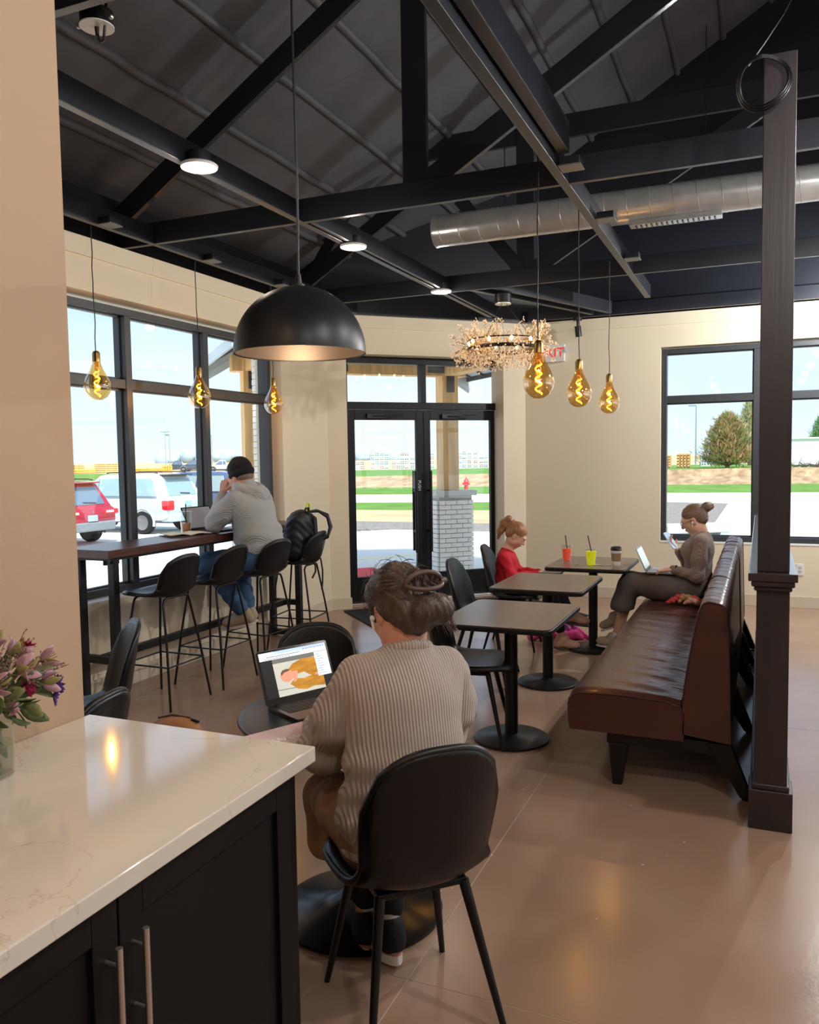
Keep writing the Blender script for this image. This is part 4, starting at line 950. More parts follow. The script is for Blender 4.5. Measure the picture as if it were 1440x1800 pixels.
legs = (((-.09, .05, .57), (-.07, .49, .58), (.0, .625, .13), (-.01, .60, .09), (.05, .77, .085)), ((.09, .05, .57), (.06, .51, .60), (.07, .60, .33), (.07, .585, .275), (.11, .755, .205)))
for hp, kn_, an, he, to in legs: B.chain([hp, kn_, an], [.085, .056, .033]); add_foot(B, an, he, to, .95)
B.build('body', m_skin, w2, .0055)
Sw = SDF(); Sw.ell((0, .0, .63), (.155, .13, .08), None, .05).ell((0, -.02, .74), (.135, .108, .13), None, .05).ell((0, -.035, .89), (.145, .108, .13), None, .05).cap((-.125, -.05, .965), (.125, -.05, .965), .056, .056, .05).cap((0, -.05, .98), (0, -.045, 1.02), .068, .056, .03)
Sw.ell((0, .03, .88), (.10, .085, .08), None, .05); Sw.ell(P(0, -.02, -.095), (.048, .06, .05), None, .008, '-')
Sw.build('sweater', m_knit3, w2, .007, lambda X, Y, Z: .004*np.sin(Z*75+Y*25)*np.exp(-((Z-.68)/.08)**2))
for q, el, wr in arms:
    A = SDF(); A.chain([(q*.145, -.045, .96), tuple((np.array((q*.145, -.045, .96))+np.array(el))/2), el], [.060, .056, .050], .04).chain([el, wr], [.049, .034], .03); A.build('sleeve', m_knit3, w2, .007, lambda X, Y, Z: .003*np.sin(Z*90+Y*60)*np.exp(-((Z-.73)/.06)**2))
K = SDF(); K.ell((0, .02, .585), (.175, .15, .10), None, .05)
for q in (-1, 1): K.chain([(q*.085, .05, .575), (q*.08, .28, .585), (q*.065, .50, .595)], [.11, .095, .08], .06).cap((q*.065, .50, .595), (q*.075, .565, .43), .078, .085, .06)
K.ell((.0, .565, .40), (.155, .09, .035), None, .04); K.ell((0, .56, .30), (.4, .3, .085), None, .01, '-'); K.build('skirt', m_skirt, w2, .008, lambda X, Y, Z: .005*np.sin(X*45+Z*14)*np.exp(-((Y-.55)/.12)**2)+.003*np.sin(Y*40+X*30))
for hp, kn_, an, he, to in legs:
    SDF().cap(tuple(V(*an)*.92+V(*kn_)*.08), he, .040, .042, .02).cap(he, tuple(V(*he)*.5+V(*to)*.5), .04, .034, .02).build('sock', m_sock, w2, .007); shoe('shoe', m_canvas, m_soleW, w2, V(*an)-V(0, 0, .02), he, to, .92, sole_h=.016)
H = SDF(); EH = lambda q, rad, k=.02, op='+': H.ell(P(*q), np.array(rad)*.98, Rm, k, op)
EH((0, -.02, .040), (.079, .100, .087)); EH((0, -.06, -.012), (.070, .052, .055), .03); EH((0, -.135, .055), (.042, .040, .042), .012); EH((.01, -.16, .05), (.03, .03, .032), .01)
EH((0, .118, -.03), (.10, .085, .095), .02, '-'); EH((-.085, .03, -.03), (.03, .05, .055), .012, '-'); EH((.085, .03, -.03), (.03, .05, .055), .012, '-')
def sn2(X, Y, Z):
    a = (X*Rm[0, 0]+Y*Rm[1, 0]+Z*Rm[2, 0]); c_ = X*Rm[0, 2]+Y*Rm[1, 2]+Z*Rm[2, 2]; return .0012*np.sin(c_*260+np.sin(a*40)*2)
H.build('hair', m_hairlt, w2, .005, sn2)
gl = MB()
for q in (-1, 1):
    gl.tube([P(q*.034+.027*math.cos(t), .104, -.004+.021*math.sin(t)) for t in np.linspace(0, 2*PI, 20, endpoint=False)], .0016, 6, True)
    gl.tube([P(q*.061, .100, .004), P(q*.074, .05, .006), P(q*.080, -.005, .004), P(q*.080, -.02, -.012)], .0018, 6)
gl.tube([P(-.008, .106, -.002), P(0, .109, .002), P(.008, .106, -.002)], .0016, 6); gl.build('glasses', M('glasses_frame', (.22, .19, .18), .35), w2, smooth=60)
pod = MB().sph(P(-.082, .012, -.014), .008, 10, 8); pod.cyl(P(-.084, .014, -.016), P(-.082, .026, -.044), .004, n=8); pod.build('earbud', m_pod, w2, smooth=60)
MB().tube([V(-.125, .135, .737)+V(.030*math.cos(t), 0, .030*math.sin(t)) for t in np.linspace(0, 2*PI, 18, endpoint=False)], .008, 6, True).build('wristwatch', m_blackplastic, w2, smooth=60)
eyes(w2, P, .98)
MB().bar(P(-.020, .092, -.0575), P(.020, .092, -.0575), .003, .004).build('mouth', M('lip', (.72, .45, .42), .5), w2)

# ---------------------------------------------------------------- girl in red
g = thing('person', 'person in a red top with a strawberry-blond ponytail, looking down at the lap', 'person', (-1.97, 6.86, 0), math.radians(-84))
hc = V(0, .03, .968); hf = (0, .80, -.60); B = SDF(); P, Rm = add_head(B, hc, hf, .90); neck = V(0, -.05, .85)
B.cap(neck, P(0, -.03, -.04), .040, .040, .03).cap((0, -.06, .80), neck, .055, .042, .04)
B.ell((0, -.05, .735), (.10, .072, .11), None, .04).ell((0, -.06, .66), (.095, .07, .10), None, .05).ell((0, -.05, .545), (.12, .10, .08), None, .05)
arms = ((-1, (-.165, .02, .625), (-.06, .205, .645)), (1, (.165, .02, .625), (.06, .205, .645)))
for q, el, wr in arms:
    B.chain([(q*.115, -.055, .785), el, wr], [.036, .031, .022]); add_hand(B, wr, (-q*.25, .95, .0), (-q, 0, .4), (0, 0, -1), .6, .85)
legs = (((.07, .0, .54), (.085, .33, .53), (.05, .42, .12), (.05, .385, .055), (.03, .55, .04)), ((-.07, .0, .54), (-.02, .36, .56), (-.01, .48, .31), (-.01, .455, .265), (0, .63, .245)))
for hp, kn_, an, he, to in legs: B.chain([hp, kn_, an], [.068, .048, .03]); add_foot(B, an, he, to, .85)
B.build('body', m_skin, g, .0055)
Sw = SDF(); Sw.ell((0, -.05, .57), (.13, .105, .07), None, .05).ell((0, -.06, .65), (.115, .09, .12), None, .05).ell((0, -.055, .745), (.122, .09, .10), None, .05).cap((-.1, -.06, .795), (.1, -.06, .795), .046, .046, .05).cap((0, -.06, .80), (0, -.055, .838), .06, .05, .03)
Sw.ell(P(0, -.02, -.1), (.046, .056, .05), None, .008, '-'); Sw.build('top', m_redtop, g, .007, lambda X, Y, Z: .004*np.sin(Z*60+Y*50+X*20)*np.exp(-((Z-.66)/.1)**2))
for q, el, wr in arms:
    A = SDF(); A.chain([(q*.115, -.055, .785), el, tuple(V(*el)*.6+V(*wr)*.4)], [.05, .046, .040], .03).cap(tuple(V(*el)*.6+V(*wr)*.4), wr, .040, .030, .02); A.build('sleeve', m_redtop, g, .007, lambda X, Y, Z: .003*np.sin(Z*80+Y*60))
K = SDF()
for hp, kn_, an, he, to in legs: K.chain([hp, kn_, tuple(V(*an)*.85+V(*kn_)*.15)], [.082, .06, .043], .03)
K.ell((0, -.04, .55), (.125, .105, .08), None, .04); K.build('leggings', m_legging, g, .008)
for hp, kn_, an, he, to in legs:
    o = shoe('ankle_boot', m_suede, m_soled, g, an, he, to, .88, sole_h=.02); SDF().cap(tuple(V(*an)+V(0, 0, .01)), he, .036, .038, .01).build('boot_shaft', m_suede, o, .007)
H = SDF(); EH = lambda q, rad, k=.02, op='+': H.ell(P(*q), np.array(rad)*.9, Rm, k, op)
EH((0, -.02, .040), (.080, .101, .089)); EH((0, -.06, -.012), (.070, .052, .055), .03); EH((0, .118, -.032), (.10, .085, .095), .02, '-'); EH((-.085, .03, -.03), (.03, .045, .055), .012, '-'); EH((.085, .03, -.03), (.03, .045, .055), .012, '-')
H.chain([P(0, -.115, .085), P(0, -.15, .08), P(0, -.165, .02), P(0, -.15, -.06), P(.005, -.125, -.13)], [.024, .032, .036, .028, .01], .015)
H.build('hair', m_hairred, g, .005, lambda X, Y, Z: .0016*np.sin(X*220+Z*60+np.sin(Y*60)*2))
MB().tube([P(.024*math.cos(t), -.124, .085+.026*math.sin(t)) for t in np.linspace(0, 2*PI, 14, endpoint=False)], .006, 6, True).build('hair_tie', m_sock, g, smooth=60)
eyes(g, P, .9)
MB().bar(P(-.018, .092, -.0575), P(.018, .092, -.0575), .003, .004).build('mouth', bpy.data.materials['lip'], g)
# ================================================================ small things
def emis(name, col, e=.9): return M(name, col, .4, emit=col, estr=e)
m_alu = M('space_grey_aluminium', (.40, .37, .37), .35, .9); m_silver = M('silver_aluminium', (.80, .81, .82), .3, .9); m_key = M('black_key', (.06, .06, .065), .5)
m_bezel = M('screen_bezel', (.02, .02, .023), .15)
def laptop(label, loc, rz, w, d, lean, mat, screen_mat, keymat=None, group=None):
    """hinge along local x, screen leans back to +y, keyboard towards -y"""
    t = thing('laptop', label, 'laptop', loc, rz, group)
    b = MB().prism(rrect(w, d, .01, 3), 'z', 0, .013).build('base', mat, t, loc=(0, -d/2, 0), bevel=.0015)
    kb = MB(); cols_, rows = 13, 6
    for r in range(rows):
        for c in range(cols_):
            x0 = -w*.43+c*w*.86/cols_; y0 = d/2-.018-(r+1)*d*.085; kb.box(x0+.001, x0+w*.86/cols_-.0015, y0+.0015, y0+d*.085, .0129, .0142)
    tag(kb.build('keys', keymat or m_key, b), kind='stuff')
    box('key_well', m_key, b, -w*.44, w*.44, d/2-.016-d*.53, d/2-.012, .0125, .0132); box('trackpad', mat, b, -w*.17, w*.17, -d/2+.008, -d/2+.008+d*.32, .0128, .0135)
    sc = bpy.data.objects.new('lid', None); COL.objects.link(sc); sc.parent = t; sc.location = (0, 0, .012); sc.rotation_euler.x = math.radians(90-lean) - math.radians(0) ; sc.rotation_euler.x = math.radians(90)-math.radians(-0) ; sc.rotation_euler.x = math.radians(90-lean)
    hgt = d*.98
    MB().prism([(x, y+hgt/2) for x, y in rrect(w, hgt, .01, 3)], 'z', -.006, -.001).build('lid_shell', mat, sc, bevel=.0012)
    MB().prism([(x, y+hgt/2) for x, y in rrect(w-.004, hgt-.004, .009, 3)], 'z', -.001, .0).build('bezel', m_bezel, sc)
    bw = .010; sx, sy0, sy1 = w/2-bw, .022, hgt-bw
    MB().box(-sx, sx, sy0, sy1, 0, .0004).build('screen', screen_mat, sc)
    MB().cyl((-w*.38, .0, .010), (w*.38, .0, .010), .006, n=10).build('hinge', m_key, t)
    return t, sc, (sx, sy0, sy1)
# photo laptop: screen normal +z local of lid faces the sitter
fl_, sc, (sx, sy0, sy1) = laptop('grey laptop on the round table showing a photo of a sleeping baby', (-1.562, 2.612, .749), math.radians(63.6), .314, .205, 22, m_alu, emis('dark_screen', (.03, .03, .035), .4))
def scr(name, pts, mat, lay):
    W_, H_ = 2*sx, sy1-sy0; P2 = [(-sx+u*W_, sy0+v*H_) for u, v in pts]
    return MB().add([(x, y, .0004+.00012*lay) for x, y in P2]+[(x, y, .0002) for x, y in P2], [tuple(range(len(P2)))]+[(i, (i+1) % len(P2), len(P2)+(i+1) % len(P2), len(P2)+i) for i in range(len(P2))]).build(name, mat, sc)
def blob(cx, cy, rx, ry, n=18, wob=0, seed=0):
    random.seed(seed); return [(cx+rx*math.cos(2*PI*i/n)*(1+random.uniform(-wob, wob)), cy+ry*math.sin(2*PI*i/n)*(1+random.uniform(-wob, wob))) for i in range(n)]
scr('browser_bar', [(.0, .83), (1, .83), (1, 1), (0, 1)], emis('browser_grey', (.86, .89, .93), .85), 1); scr('browser_tabs', [(.22, .93), (1, .93), (1, 1), (.22, 1)], emis('browser_blue', (.66, .74, .90), .85), 2)
scr('photo_background', [(.17, .0), (.87, .0), (.87, .83), (.17, .83)], M('photo_couch', (.80, .80, .76), .5, var=.08, vscale=300, emit=(.80, .80, .75), estr=.5), 1); scr('photo_shadow', [(.17, .73), (.87, .73), (.87, .83), (.17, .83)], emis('photo_grey', (.42, .42, .40), .6), 2)
scr('photo_cushion_seam', [(.17, .14), (.87, .10), (.87, .115), (.17, .16)], emis('seam_grey', (.52, .52, .49), .6), 2)
m_must = M('mustard_wrap', (.80, .56, .17), .6, var=.55, vscale=26, stretch=(.4, 1.6, 1), emit=(.80, .55, .14), estr=.35)
scr('wrap_upper', [(.37, .55), (.45, .66), (.60, .74), (.78, .72), (.87, .62), (.87, .34), (.74, .30), (.66, .36), (.60, .44), (.50, .42)], m_must, 3); scr('wrap_lower', [(.36, .24), (.44, .33), (.58, .30), (.70, .33), (.87, .30), (.87, .06), (.70, .09), (.58, .05), (.45, .10)], m_must, 4)
m_baby = emis('baby_skin', (.86, .58, .47), .6); scr('baby_head', blob(.335, .42, .092, .135), m_baby, 5); scr('baby_hair', [(.255, .50), (.29, .56), (.35, .575), (.40, .55), (.37, .52), (.30, .50), (.26, .44)], emis('baby_hair_brown', (.42, .28, .22), .6), 6)
scr('baby_arm', [(.40, .50), (.50, .50), (.50, .42), (.46, .28), (.42, .25), (.42, .36)], m_baby, 6); scr('baby_foot', [(.74, .33), (.86, .28), (.87, .36), (.78, .38)], m_baby, 5)
scr('menu_panel', [(.80, .28), (1.0, .28), (1.0, .82), (.80, .82)], emis('menu_white', (.88, .92, .94), .85), 7)
for k in range(9): scr('menu_line', [(.82, .76-.054*k), (.82+.06+.05*((k*7) % 3)/2, .76-.054*k), (.82+.06+.05*((k*7) % 3)/2, .772-.054*k), (.82, .772-.054*k)], emis('menu_grey', (.45, .48, .5), .5) if k == 0 else bpy.data.materials['menu_grey'], 8)
scr('address_line', [(.10, .885), (.60, .885), (.60, .90), (.10, .90)], bpy.data.materials['menu_grey'], 3); scr('toolbar_line', [(.06, .845), (.45, .845), (.45, .857), (.06, .857)], bpy.data.materials['menu_grey'], 3)
for k in range(10): scr('toolbar_icon', blob(.66+.033*k, .945, .007, .012, 8), m_bezel, 4)
laptop('black laptop open on the window bar behind the iced coffee', (-4.20, 5.52, 1.079), math.radians(84), .33, .215, 28, m_key, emis('grey_screen', (.44, .44, .45), .5))
laptop('silver laptop on the lap of the bench woman', (-.835, 6.89, .700), math.radians(90), .30, .205, 24, m_silver, M('pale_screen', (.72, .74, .74), .1, emit=(.75, .78, .8), estr=.25), M('silver_key', (.72, .78, .82), .4))
sg = thing('sign_board', 'pale pink welcome sign board lying on the round table in front of the laptop', 'sign', (-1.562, 2.612, .752), math.radians(63.6))
box('board', M('pink_board', (.86, .74, .73), .5), sg, -.42, .12, -.50, -.212, -.002, .004, .001)
text('lettering', 'Welcome', M('white_ink', (.97, .95, .94), .5), sg, (-.225, -.325, .0043), (0, 0, 0), .05, .0003)
# phone
ph = thing('phone', 'white-backed phone held up by the woman on the bench', 'phone', (-.672, 6.965, .945), 0, rot=(0, math.radians(52), math.radians(-28)))
MB().prism(rrect(.078, .160, .012), 'z', -.004, .004).build('phone_body', M('phone_white', (.88, .90, .92), .3), ph, bevel=.0015).rotation_euler.z = PI/2
MB().prism(rrect(.072, .153, .010), 'z', .004, .0046).build('phone_screen', M('phone_screen', (.55, .68, .80), .1, emit=(.6, .75, .9), estr=.3), ph).rotation_euler.z = PI/2
# drinks
m_clear = glass_pane_mat('clear_plastic', (.96, .97, .97), .06); m_strawm = M('black_straw', (.09, .09, .10), .4)
def liquid(name, c, em=.0): return M(name, c, .15, spec=.6, var=.1, vscale=40, emit=c if em else None, estr=em)
def clear_cup(label, x, y, z, h, r0, r1, lm, fill, straw, group, lid=True):
    t = thing('plastic_cup', label, 'cup', (x, y, z), 0, group)
    MB().lathe([(0, .0), (r0, .0), (r1, h), (r1+.004, h+.002), (r1+.004, h+.006), (r1-.001, h+.005), (r1-.0015, h), (r0-.0015, .0015), (0, .0015)], 32).build('cup_wall', m_clear, t, smooth=40)
    rf = r0+(r1-r0)*fill; MB().lathe([(0, .003), (r0-.003, .003), (rf-.003, h*fill), (0, h*fill)], 28).build('drink', lm, t, smooth=40)
    if lid: MB().lathe([(0, h+.012), (r1*.5, h+.012), (r1*.86, h+.010), (r1+.004, h+.006), (r1+.007, h+.003), (r1+.007, h-.004)], 32).build('lid', m_clear, t, smooth=40)
    if straw: MB().cyl((straw[0], straw[1], h*.25), (straw[2], straw[3], straw[4]), .0042, n=10).build('straw', m_strawm, t, smooth=60)
    return t
zt3 = .7447
clear_cup('clear cup of red iced drink on the back cafe table', -1.545, 7.05, zt3, .125, .033, .046, liquid('red_drink', (.92, .30, .20), .25), .82, (.015, .0, -.012, .0, .215), 'iced drinks on the cafe table')
clear_cup('clear cup of bright yellow iced drink on the back cafe table', -1.285, 6.78, zt3, .128, .034, .047, liquid('yellow_drink', (.86, .86, .02), .3), .90, (.02, .0, -.025, .0, .245), 'iced drinks on the cafe table')
clear_cup('clear cup of half-drunk iced coffee on the window bar', -4.215, 5.30, 1.0785, .165, .036, .049, liquid('iced_coffee', (.72, .48, .30), .1), .50, (.0, .0, .005, .0, .235), None)
t = thing('coffee_cup', 'white paper coffee cup with brown sleeve and black lid', 'cup', (-1.09, 6.84, zt3))
MB().lathe([(0, 0), (.030, 0), (.043, .128), (.0, .128)], 32).build('paper_cup', M('white_paper', (.92, .90, .88), .6), t, smooth=40)
MB().lathe([(.0345, .035), (.0352, .035), (.0421, .102), (.0415, .102)], 32).build('sleeve', M('kraft_sleeve', (.62, .50, .38), .8), t, smooth=40)
MB().lathe([(.046, .124), (.047, .132), (.043, .136), (.041, .150), (.034, .153), (.032, .149), (0, .149)], 32).build('lid', m_blackplastic, t, smooth=40)
kn = MB().bar((-1.235, 6.80, zt3+.003), (-1.115, 6.785, zt3+.003), .011, .004).bar((-1.235, 6.80, zt3+.003), (-1.265, 6.805, zt3+.003), .016, .003).build('straw_wrapper', m_white, bevel=.001); tag(kn, 'crumpled white straw wrapper between the yellow drink and the coffee cup', 'wrapper')
tag(MB().add([(-1.42, 6.80, zt3+.001), (-1.395, 6.79, zt3+.006), (-1.385, 6.81, zt3+.001), (-1.41, 6.825, zt3+.007), (-1.40, 6.805, zt3+.0005)], [(0, 1, 4), (1, 2, 4), (2, 3, 4), (3, 0, 4), (0, 3, 2, 1)]).build('paper_scrap', m_white), 'tiny white scrap of paper on the back cafe table', 'paper')
# open book on the bar
bk = thing('open_book', 'open cream-paged book lying on the window bar', 'book', (-4.085, 5.135, 1.0785), math.radians(60))
box('cover', M('book_cover', (.36, .27, .22), .6), bk, -.172, .172, -.115, .115, 0, .004, .001)
for s in (-1, 1):
    MB().grid(lambda u, v, s=s: (s*(.002+.163*u), -.11+.22*v, .005+.022*math.sin(min(1, u*1.25+.1)*PI*.62)*(1-u*.45)), 14, 4).build('page_block', M('book_page', (.90, .87, .78), .8) if s < 0 else bpy.data.materials['book_page'], bk, smooth=60, solid=.004)
# tablet on the girl's lap
tb = thing('tablet', 'dark tablet in the hands of the red-topped girl', 'tablet', (-1.66, 6.87, .657), math.radians(-84))
MB().prism(rrect(.17, .24, .01), 'z', -.004, .004).build('tablet_body', m_key, tb, bevel=.0015); MB().prism(rrect(.155, .225, .006), 'z', .004, .0045).build('tablet_screen', m_bezel, tb)
# backpack on the far stool
bp = thing('backpack', 'black backpack with a yellow-green carabiner hung on the far stool', 'backpack', (-3.70, 6.17, .775), math.radians(96))
m_ny = M('black_nylon', (.085, .09, .105), .55, bump=.5, bscale=14, var=.2, vscale=9); m_ny2 = M('grey_strap', (.15, .14, .155), .7)
B_ = SDF(); B_.ell((0, 0, .20), (.18, .12, .215), None, .05).ell((0, .0, .08), (.175, .13, .10), None, .05).ell((0, -.03, .34), (.15, .09, .10), None, .05)
B_.build('bag_body', m_ny, bp, .008, lambda X, Y, Z: .0025*np.sin(Z*90+X*55+np.sin(Y*40)*2)+.003*np.sin(X*75+Z*25+Y*20))
B_ = SDF(); B_.ell((0, .10, .13), (.11, .045, .11), None, .04); B_.build('front_pocket', m_ny, bp, .008, lambda X, Y, Z: .004*np.sin(X*60+Z*40))
def strap(pts, w=.03, th=.009, mat=m_ny2, name='shoulder_strap'):
    b = MB(); pts = [Vector(p) for p in pts]
    for i in range(len(pts)-1): pass
    vs = []; fs = []; n = len(pts)
    for i, p in enumerate(pts):
        d = (pts[min(i+1, n-1)]-pts[max(i-1, 0)]).normalized(); x = Vector((1, 0, 0)); x = (x-d*x.dot(d)); x = x.normalized() if x.length > .2 else Vector((0, 1, 0)); nn = d.cross(x)
        for a, c in ((-1, -1), (1, -1), (1, 1), (-1, 1)): vs.append(p+x*(a*w)+nn*(c*th))
    for i in range(n-1):
        for j in range(4): fs.append((i*4+j, i*4+(j+1) % 4, i*4+4+(j+1) % 4, i*4+4+j))
    fs += [(0, 1, 2, 3), (n*4-1, n*4-2, n*4-3, n*4-4)]
    return b.add(vs, fs).build(name, mat, bp, bevel=.003)
strap([(.06, -.08, .40), (.06, -.13, .36), (.06, -.135, .25), (.05, -.13, .12), (.03, -.11, .0)])
strap([(-.02, -.08, .42), (.05, -.16, .43), (.13, -.22, .38), (.16, -.235, .28), (.13, -.22, .20), (.05, -.17, .17)], mat=m_ny)
MB().tube([(.03, -.10, .02), (.05, -.13, -.05), (.03, -.14, -.10), (-.02, -.13, -.15)], .009, 6).build('hip_strap', m_ny2, bp, smooth=60)
MB().tube([(.11, -.08, .06), (.125, -.15, .0), (.125, -.165, -.10), (.12, -.165, -.20), (.10, -.165, -.27)], .008, 6).build('hip_strap', m_ny2, bp, smooth=60)
MB().tube([(.02+.035*math.cos(a), -.085, .445+.05*math.sin(a)) for a in np.linspace(-.5, PI+.5, 16)], .0075, 8).build('carabiner', M('lime_carabiner', (.78, .86, .10), .4), bp, smooth=60)
MB().tube([(-.04, -.07, .41), (-.02, -.085, .455), (.03, -.085, .455), (.06, -.07, .41)], .010, 8).build('haul_loop', m_ny, bp, smooth=60)
# scarf, pink bag, tan bag
sf = thing('hair_scarf', 'crumpled red and gold scarf on the bench beside the woman', 'scarf', (-.53, 6.60, .483))
random.seed(3)
m_sr = M('scarf_red', (.76, .26, .26), .7, bump=.4, bscale=40); m_sg = M('scarf_gold', (.66, .50, .33), .6, bump=.4, bscale=40); m_sp = M('scarf_pink', (.80, .58, .50), .7, bump=.4, bscale=40)
for k, (mm, pts) in enumerate(((m_sr, [(-.13, -.02, .02), (-.09, .0, .035), (-.05, .01, .06), (0, .02, .05)]), (m_sg, [(-.04, -.03, .03), (-.01, -.01, .07), (.03, .0, .06), (.05, .03, .02)]), (m_sp, [(0, -.03, .025), (.04, -.02, .045), (.09, 0, .03), (.13, .01, .015)]), (m_sr, [(.02, .02, .05), (.06, .02, .055), (.10, .03, .035), (.12, .02, .02)]), (m_sg, [(-.05, .02, .02), (-.02, .03, .045), (.02, .03, .03), (.08, .03, .02)]))):
    B_ = SDF(); B_.chain(pts, [.012, .020, .020, .012], .02); B_.build('scarf_fold', mm, sf, .006, lambda X, Y, Z: .0025*np.sin(X*120+Z*160+Y*90))
pb = thing('pink_bag', 'crumpled pink and navy patterned bag on the floor under the back table', 'bag', (-1.66, 7.30, 0))
m_pk = M('hot_pink', (.94, .30, .58), .7, bump=.6, bscale=24); m_nv = M('navy_pattern', (.20, .22, .50), .7, var=.9, vscale=26, col2=(.90, .45, .70), bump=.4, bscale=24)
for mm, pts, rs in ((m_pk, [(-.22, -.18, .035), (-.12, -.12, .06), (-.02, -.05, .05)], [.035, .055, .04]), (m_nv, [(.0, .0, .06), (.06, .08, .10), (.12, .10, .06)], [.06, .075, .05]), (m_pk, [(.06, -.04, .04), (.16, .0, .045), (.26, .02, .02)], [.035, .045, .018]), (m_nv, [(-.06, .05, .05), (.02, .12, .06), (.05, .2, .03)], [.05, .05, .03])):
    B_ = SDF(); B_.chain(pts, rs, .03); B_.build('bag_fold', mm, pb, .008, lambda X, Y, Z: .006*np.sin(X*60+Z*70+np.sin(Y*50)*2))
tn = thing('leather_pouch', 'small tan leather pouch on the floor just past the counter edge', 'bag', (-3.20, 3.86, 0), math.radians(20))
B_ = SDF(); B_.ell((0, 0, .065), (.14, .08, .065), None, .03).ell((.06, 0, .05), (.10, .07, .05), None, .03); B_.build('pouch_body', M('tan_leather', (.70, .47, .29), .5, bump=.3, bscale=30), tn, .007)
MB().tube([(-.10, .0, .125), (-.02, .02, .137), (.08, .02, .12), (.13, .01, .09)], .006, 6).build('zip', M('dark_zip', (.3, .2, .15), .5), tn, smooth=60); MB().bar((.10, .0, .115), (.15, .0, .10), .018, .012).build('clasp', m_key, tn, bevel=.003)
# vase of flowers
vs_ = thing('glass_vase', 'glass vase of water on the counter against the wall', 'vase', (-1.655, 1.335, .922))
m_vg = glass_pane_mat('vase_glass', (.93, .95, .93), .10)
MB().lathe([(0, 0), (.052, 0), (.057, .004), (.060, .13), (.062, .133), (.058, .133), (.054, .012), (0, .010)], 40).build('vase_wall', m_vg, vs_, smooth=40)
MB().lathe([(0, .0105), (.0535, .0125), (.0565, .075), (0, .075)], 32).build('water', glass_pane_mat('vase_water', (.90, .92, .86), .04), vs_, smooth=40)
fw = thing('flower_bouquet', 'bouquet of pink and purple flowers with dark leaves standing in the vase', 'flowers', (-1.655, 1.335, .935)); fw.scale = (.86, .80, .88)
random.seed(17)
m_stem = M('flower_stem', (.36, .42, .24), .6); m_leaf = M('dull_green_leaf', (.34, .40, .24), .55, var=.2, vscale=20); m_leaf2 = M('variegated_leaf', (.52, .54, .36), .55, var=.25, vscale=25); m_pet = M('pink_petal', (.80, .62, .68), .6, var=.12, vscale=60); m_mag = M('magenta_petal', (.62, .14, .30), .6, var=.2, vscale=60); m_pur = M('purple_petal', (.36, .22, .55), .6, var=.2, vscale=60); m_fill = M('dusty_filler', (.56, .44, .42), .8); m_yel = M('yellow_petal_tip', (.66, .64, .40), .6)
def leaf_pts(b, p, d, L, w, fold=.25):
    p = Vector(p); d = Vector(d).normalized(); s = d.cross(Vector((random.uniform(-1, 1), random.uniform(-1, 1), random.uniform(-1, 1)))).normalized(); u = s.cross(d); n = 6; vs = []; fs = []
    for i in range(n):
        t = i/(n-1); ww = w*math.sin(PI*(t*.9+.06))**.8; c = p+d*(L*t)+u*(-.25*L*t*t)
        vs += [c-s*ww+u*ww*fold, c, c+s*ww+u*ww*fold]
    for i in range(n-1): fs += [(i*3, i*3+1, i*3+4, i*3+3), (i*3+1, i*3+2, i*3+5, i*3+4)]
    b.add(vs, fs)
def into(v, keepx=-.115): return Vector((max(v[0], keepx), v[1], v[2]))
CT = Vector((.01, 0, .20))
for k in range(12):
    a = 2*PI*k/12; top = into(CT+Vector((.10*math.cos(a), .14*math.sin(a), random.uniform(-.02, .08)))); MB().tube([(-.035*math.cos(a), -.035*math.sin(a), .005), (0, 0, .11), top], .0035, 5).build('stem', m_stem, fw, smooth=60)
def sph_dir():
    while True:
        v = Vector((random.uniform(-1, 1), random.uniform(-1, 1), random.uniform(-.65, 1)))
        if .3 < v.length < 1: return v.normalized()
for k in range(120):
    d = sph_dir(); q_ = .45+.55*random.random(); p = into(CT+Vector((d.x*.10*q_, d.y*.15*q_, d.z*.11*q_-.01))); b = MB(); leaf_pts(b, p, d+Vector((0, 0, random.uniform(-.3, .3))), random.uniform(.05, .085), random.uniform(.012, .020)); o = b.build('leaf', m_leaf if k % 3 else m_leaf2, fw, smooth=60, solid=.0012, fix=False)
def lily(c, d, s=1.):
    """alstroemeria: six pointed petals round a throat"""
    d = Vector(d).normalized(); x, y, _ = frame_z(d); f = bpy.data.objects.new('flower', None); COL.objects.link(f); f.parent = fw
    for i in range(6):
        a = 2*PI*i/6; out_ = x*math.cos(a)+y*math.sin(a); b = MB(); leaf_pts(b, Vector(c)+out_*.004, d*1.0+out_*.75, .055*s, .013*s, .3); b.build('petal', m_pet if i % 3 else m_yel, f, smooth=60, solid=.001, fix=False)
    b = MB()
    for i in range(5):
        a = 2*PI*i/5; b.tube([Vector(c), Vector(c)+d*.045*s+(x*math.cos(a)+y*math.sin(a))*.008], .0008, 4)
    b.build('stamen', m_mag, f, fix=False)
for c, d in (((.05, .06, .30), (.5, .3, .8)), ((.08, .13, .27), (.5, .9, .4)), ((.09, .12, .22), (.6, .8, .1)), ((.03, .0, .33), (.3, -.1, 1)), ((.10, .03, .27), (.9, .2, .4)), ((.10, -.06, .25), (.9, -.4, .3)), ((.02, -.1, .29), (.2, -.8, .6))): lily(c, d)
def daisy(c, d, mat, r=.022, n=22):
    d = Vector(d).normalized(); x, y, _ = frame_z(d); b = MB()
    for i in range(n):
        a = 2*PI*i/n*2.0+i*.1; lift = .3+.7*(i/n); o_ = x*math.cos(a)+y*math.sin(a); leaf_pts(b, Vector(c)+o_*.003, o_*1.0+d*lift, r, r*.2, .2)
    b.build('flower_head', mat, fw, smooth=60, fix=False)
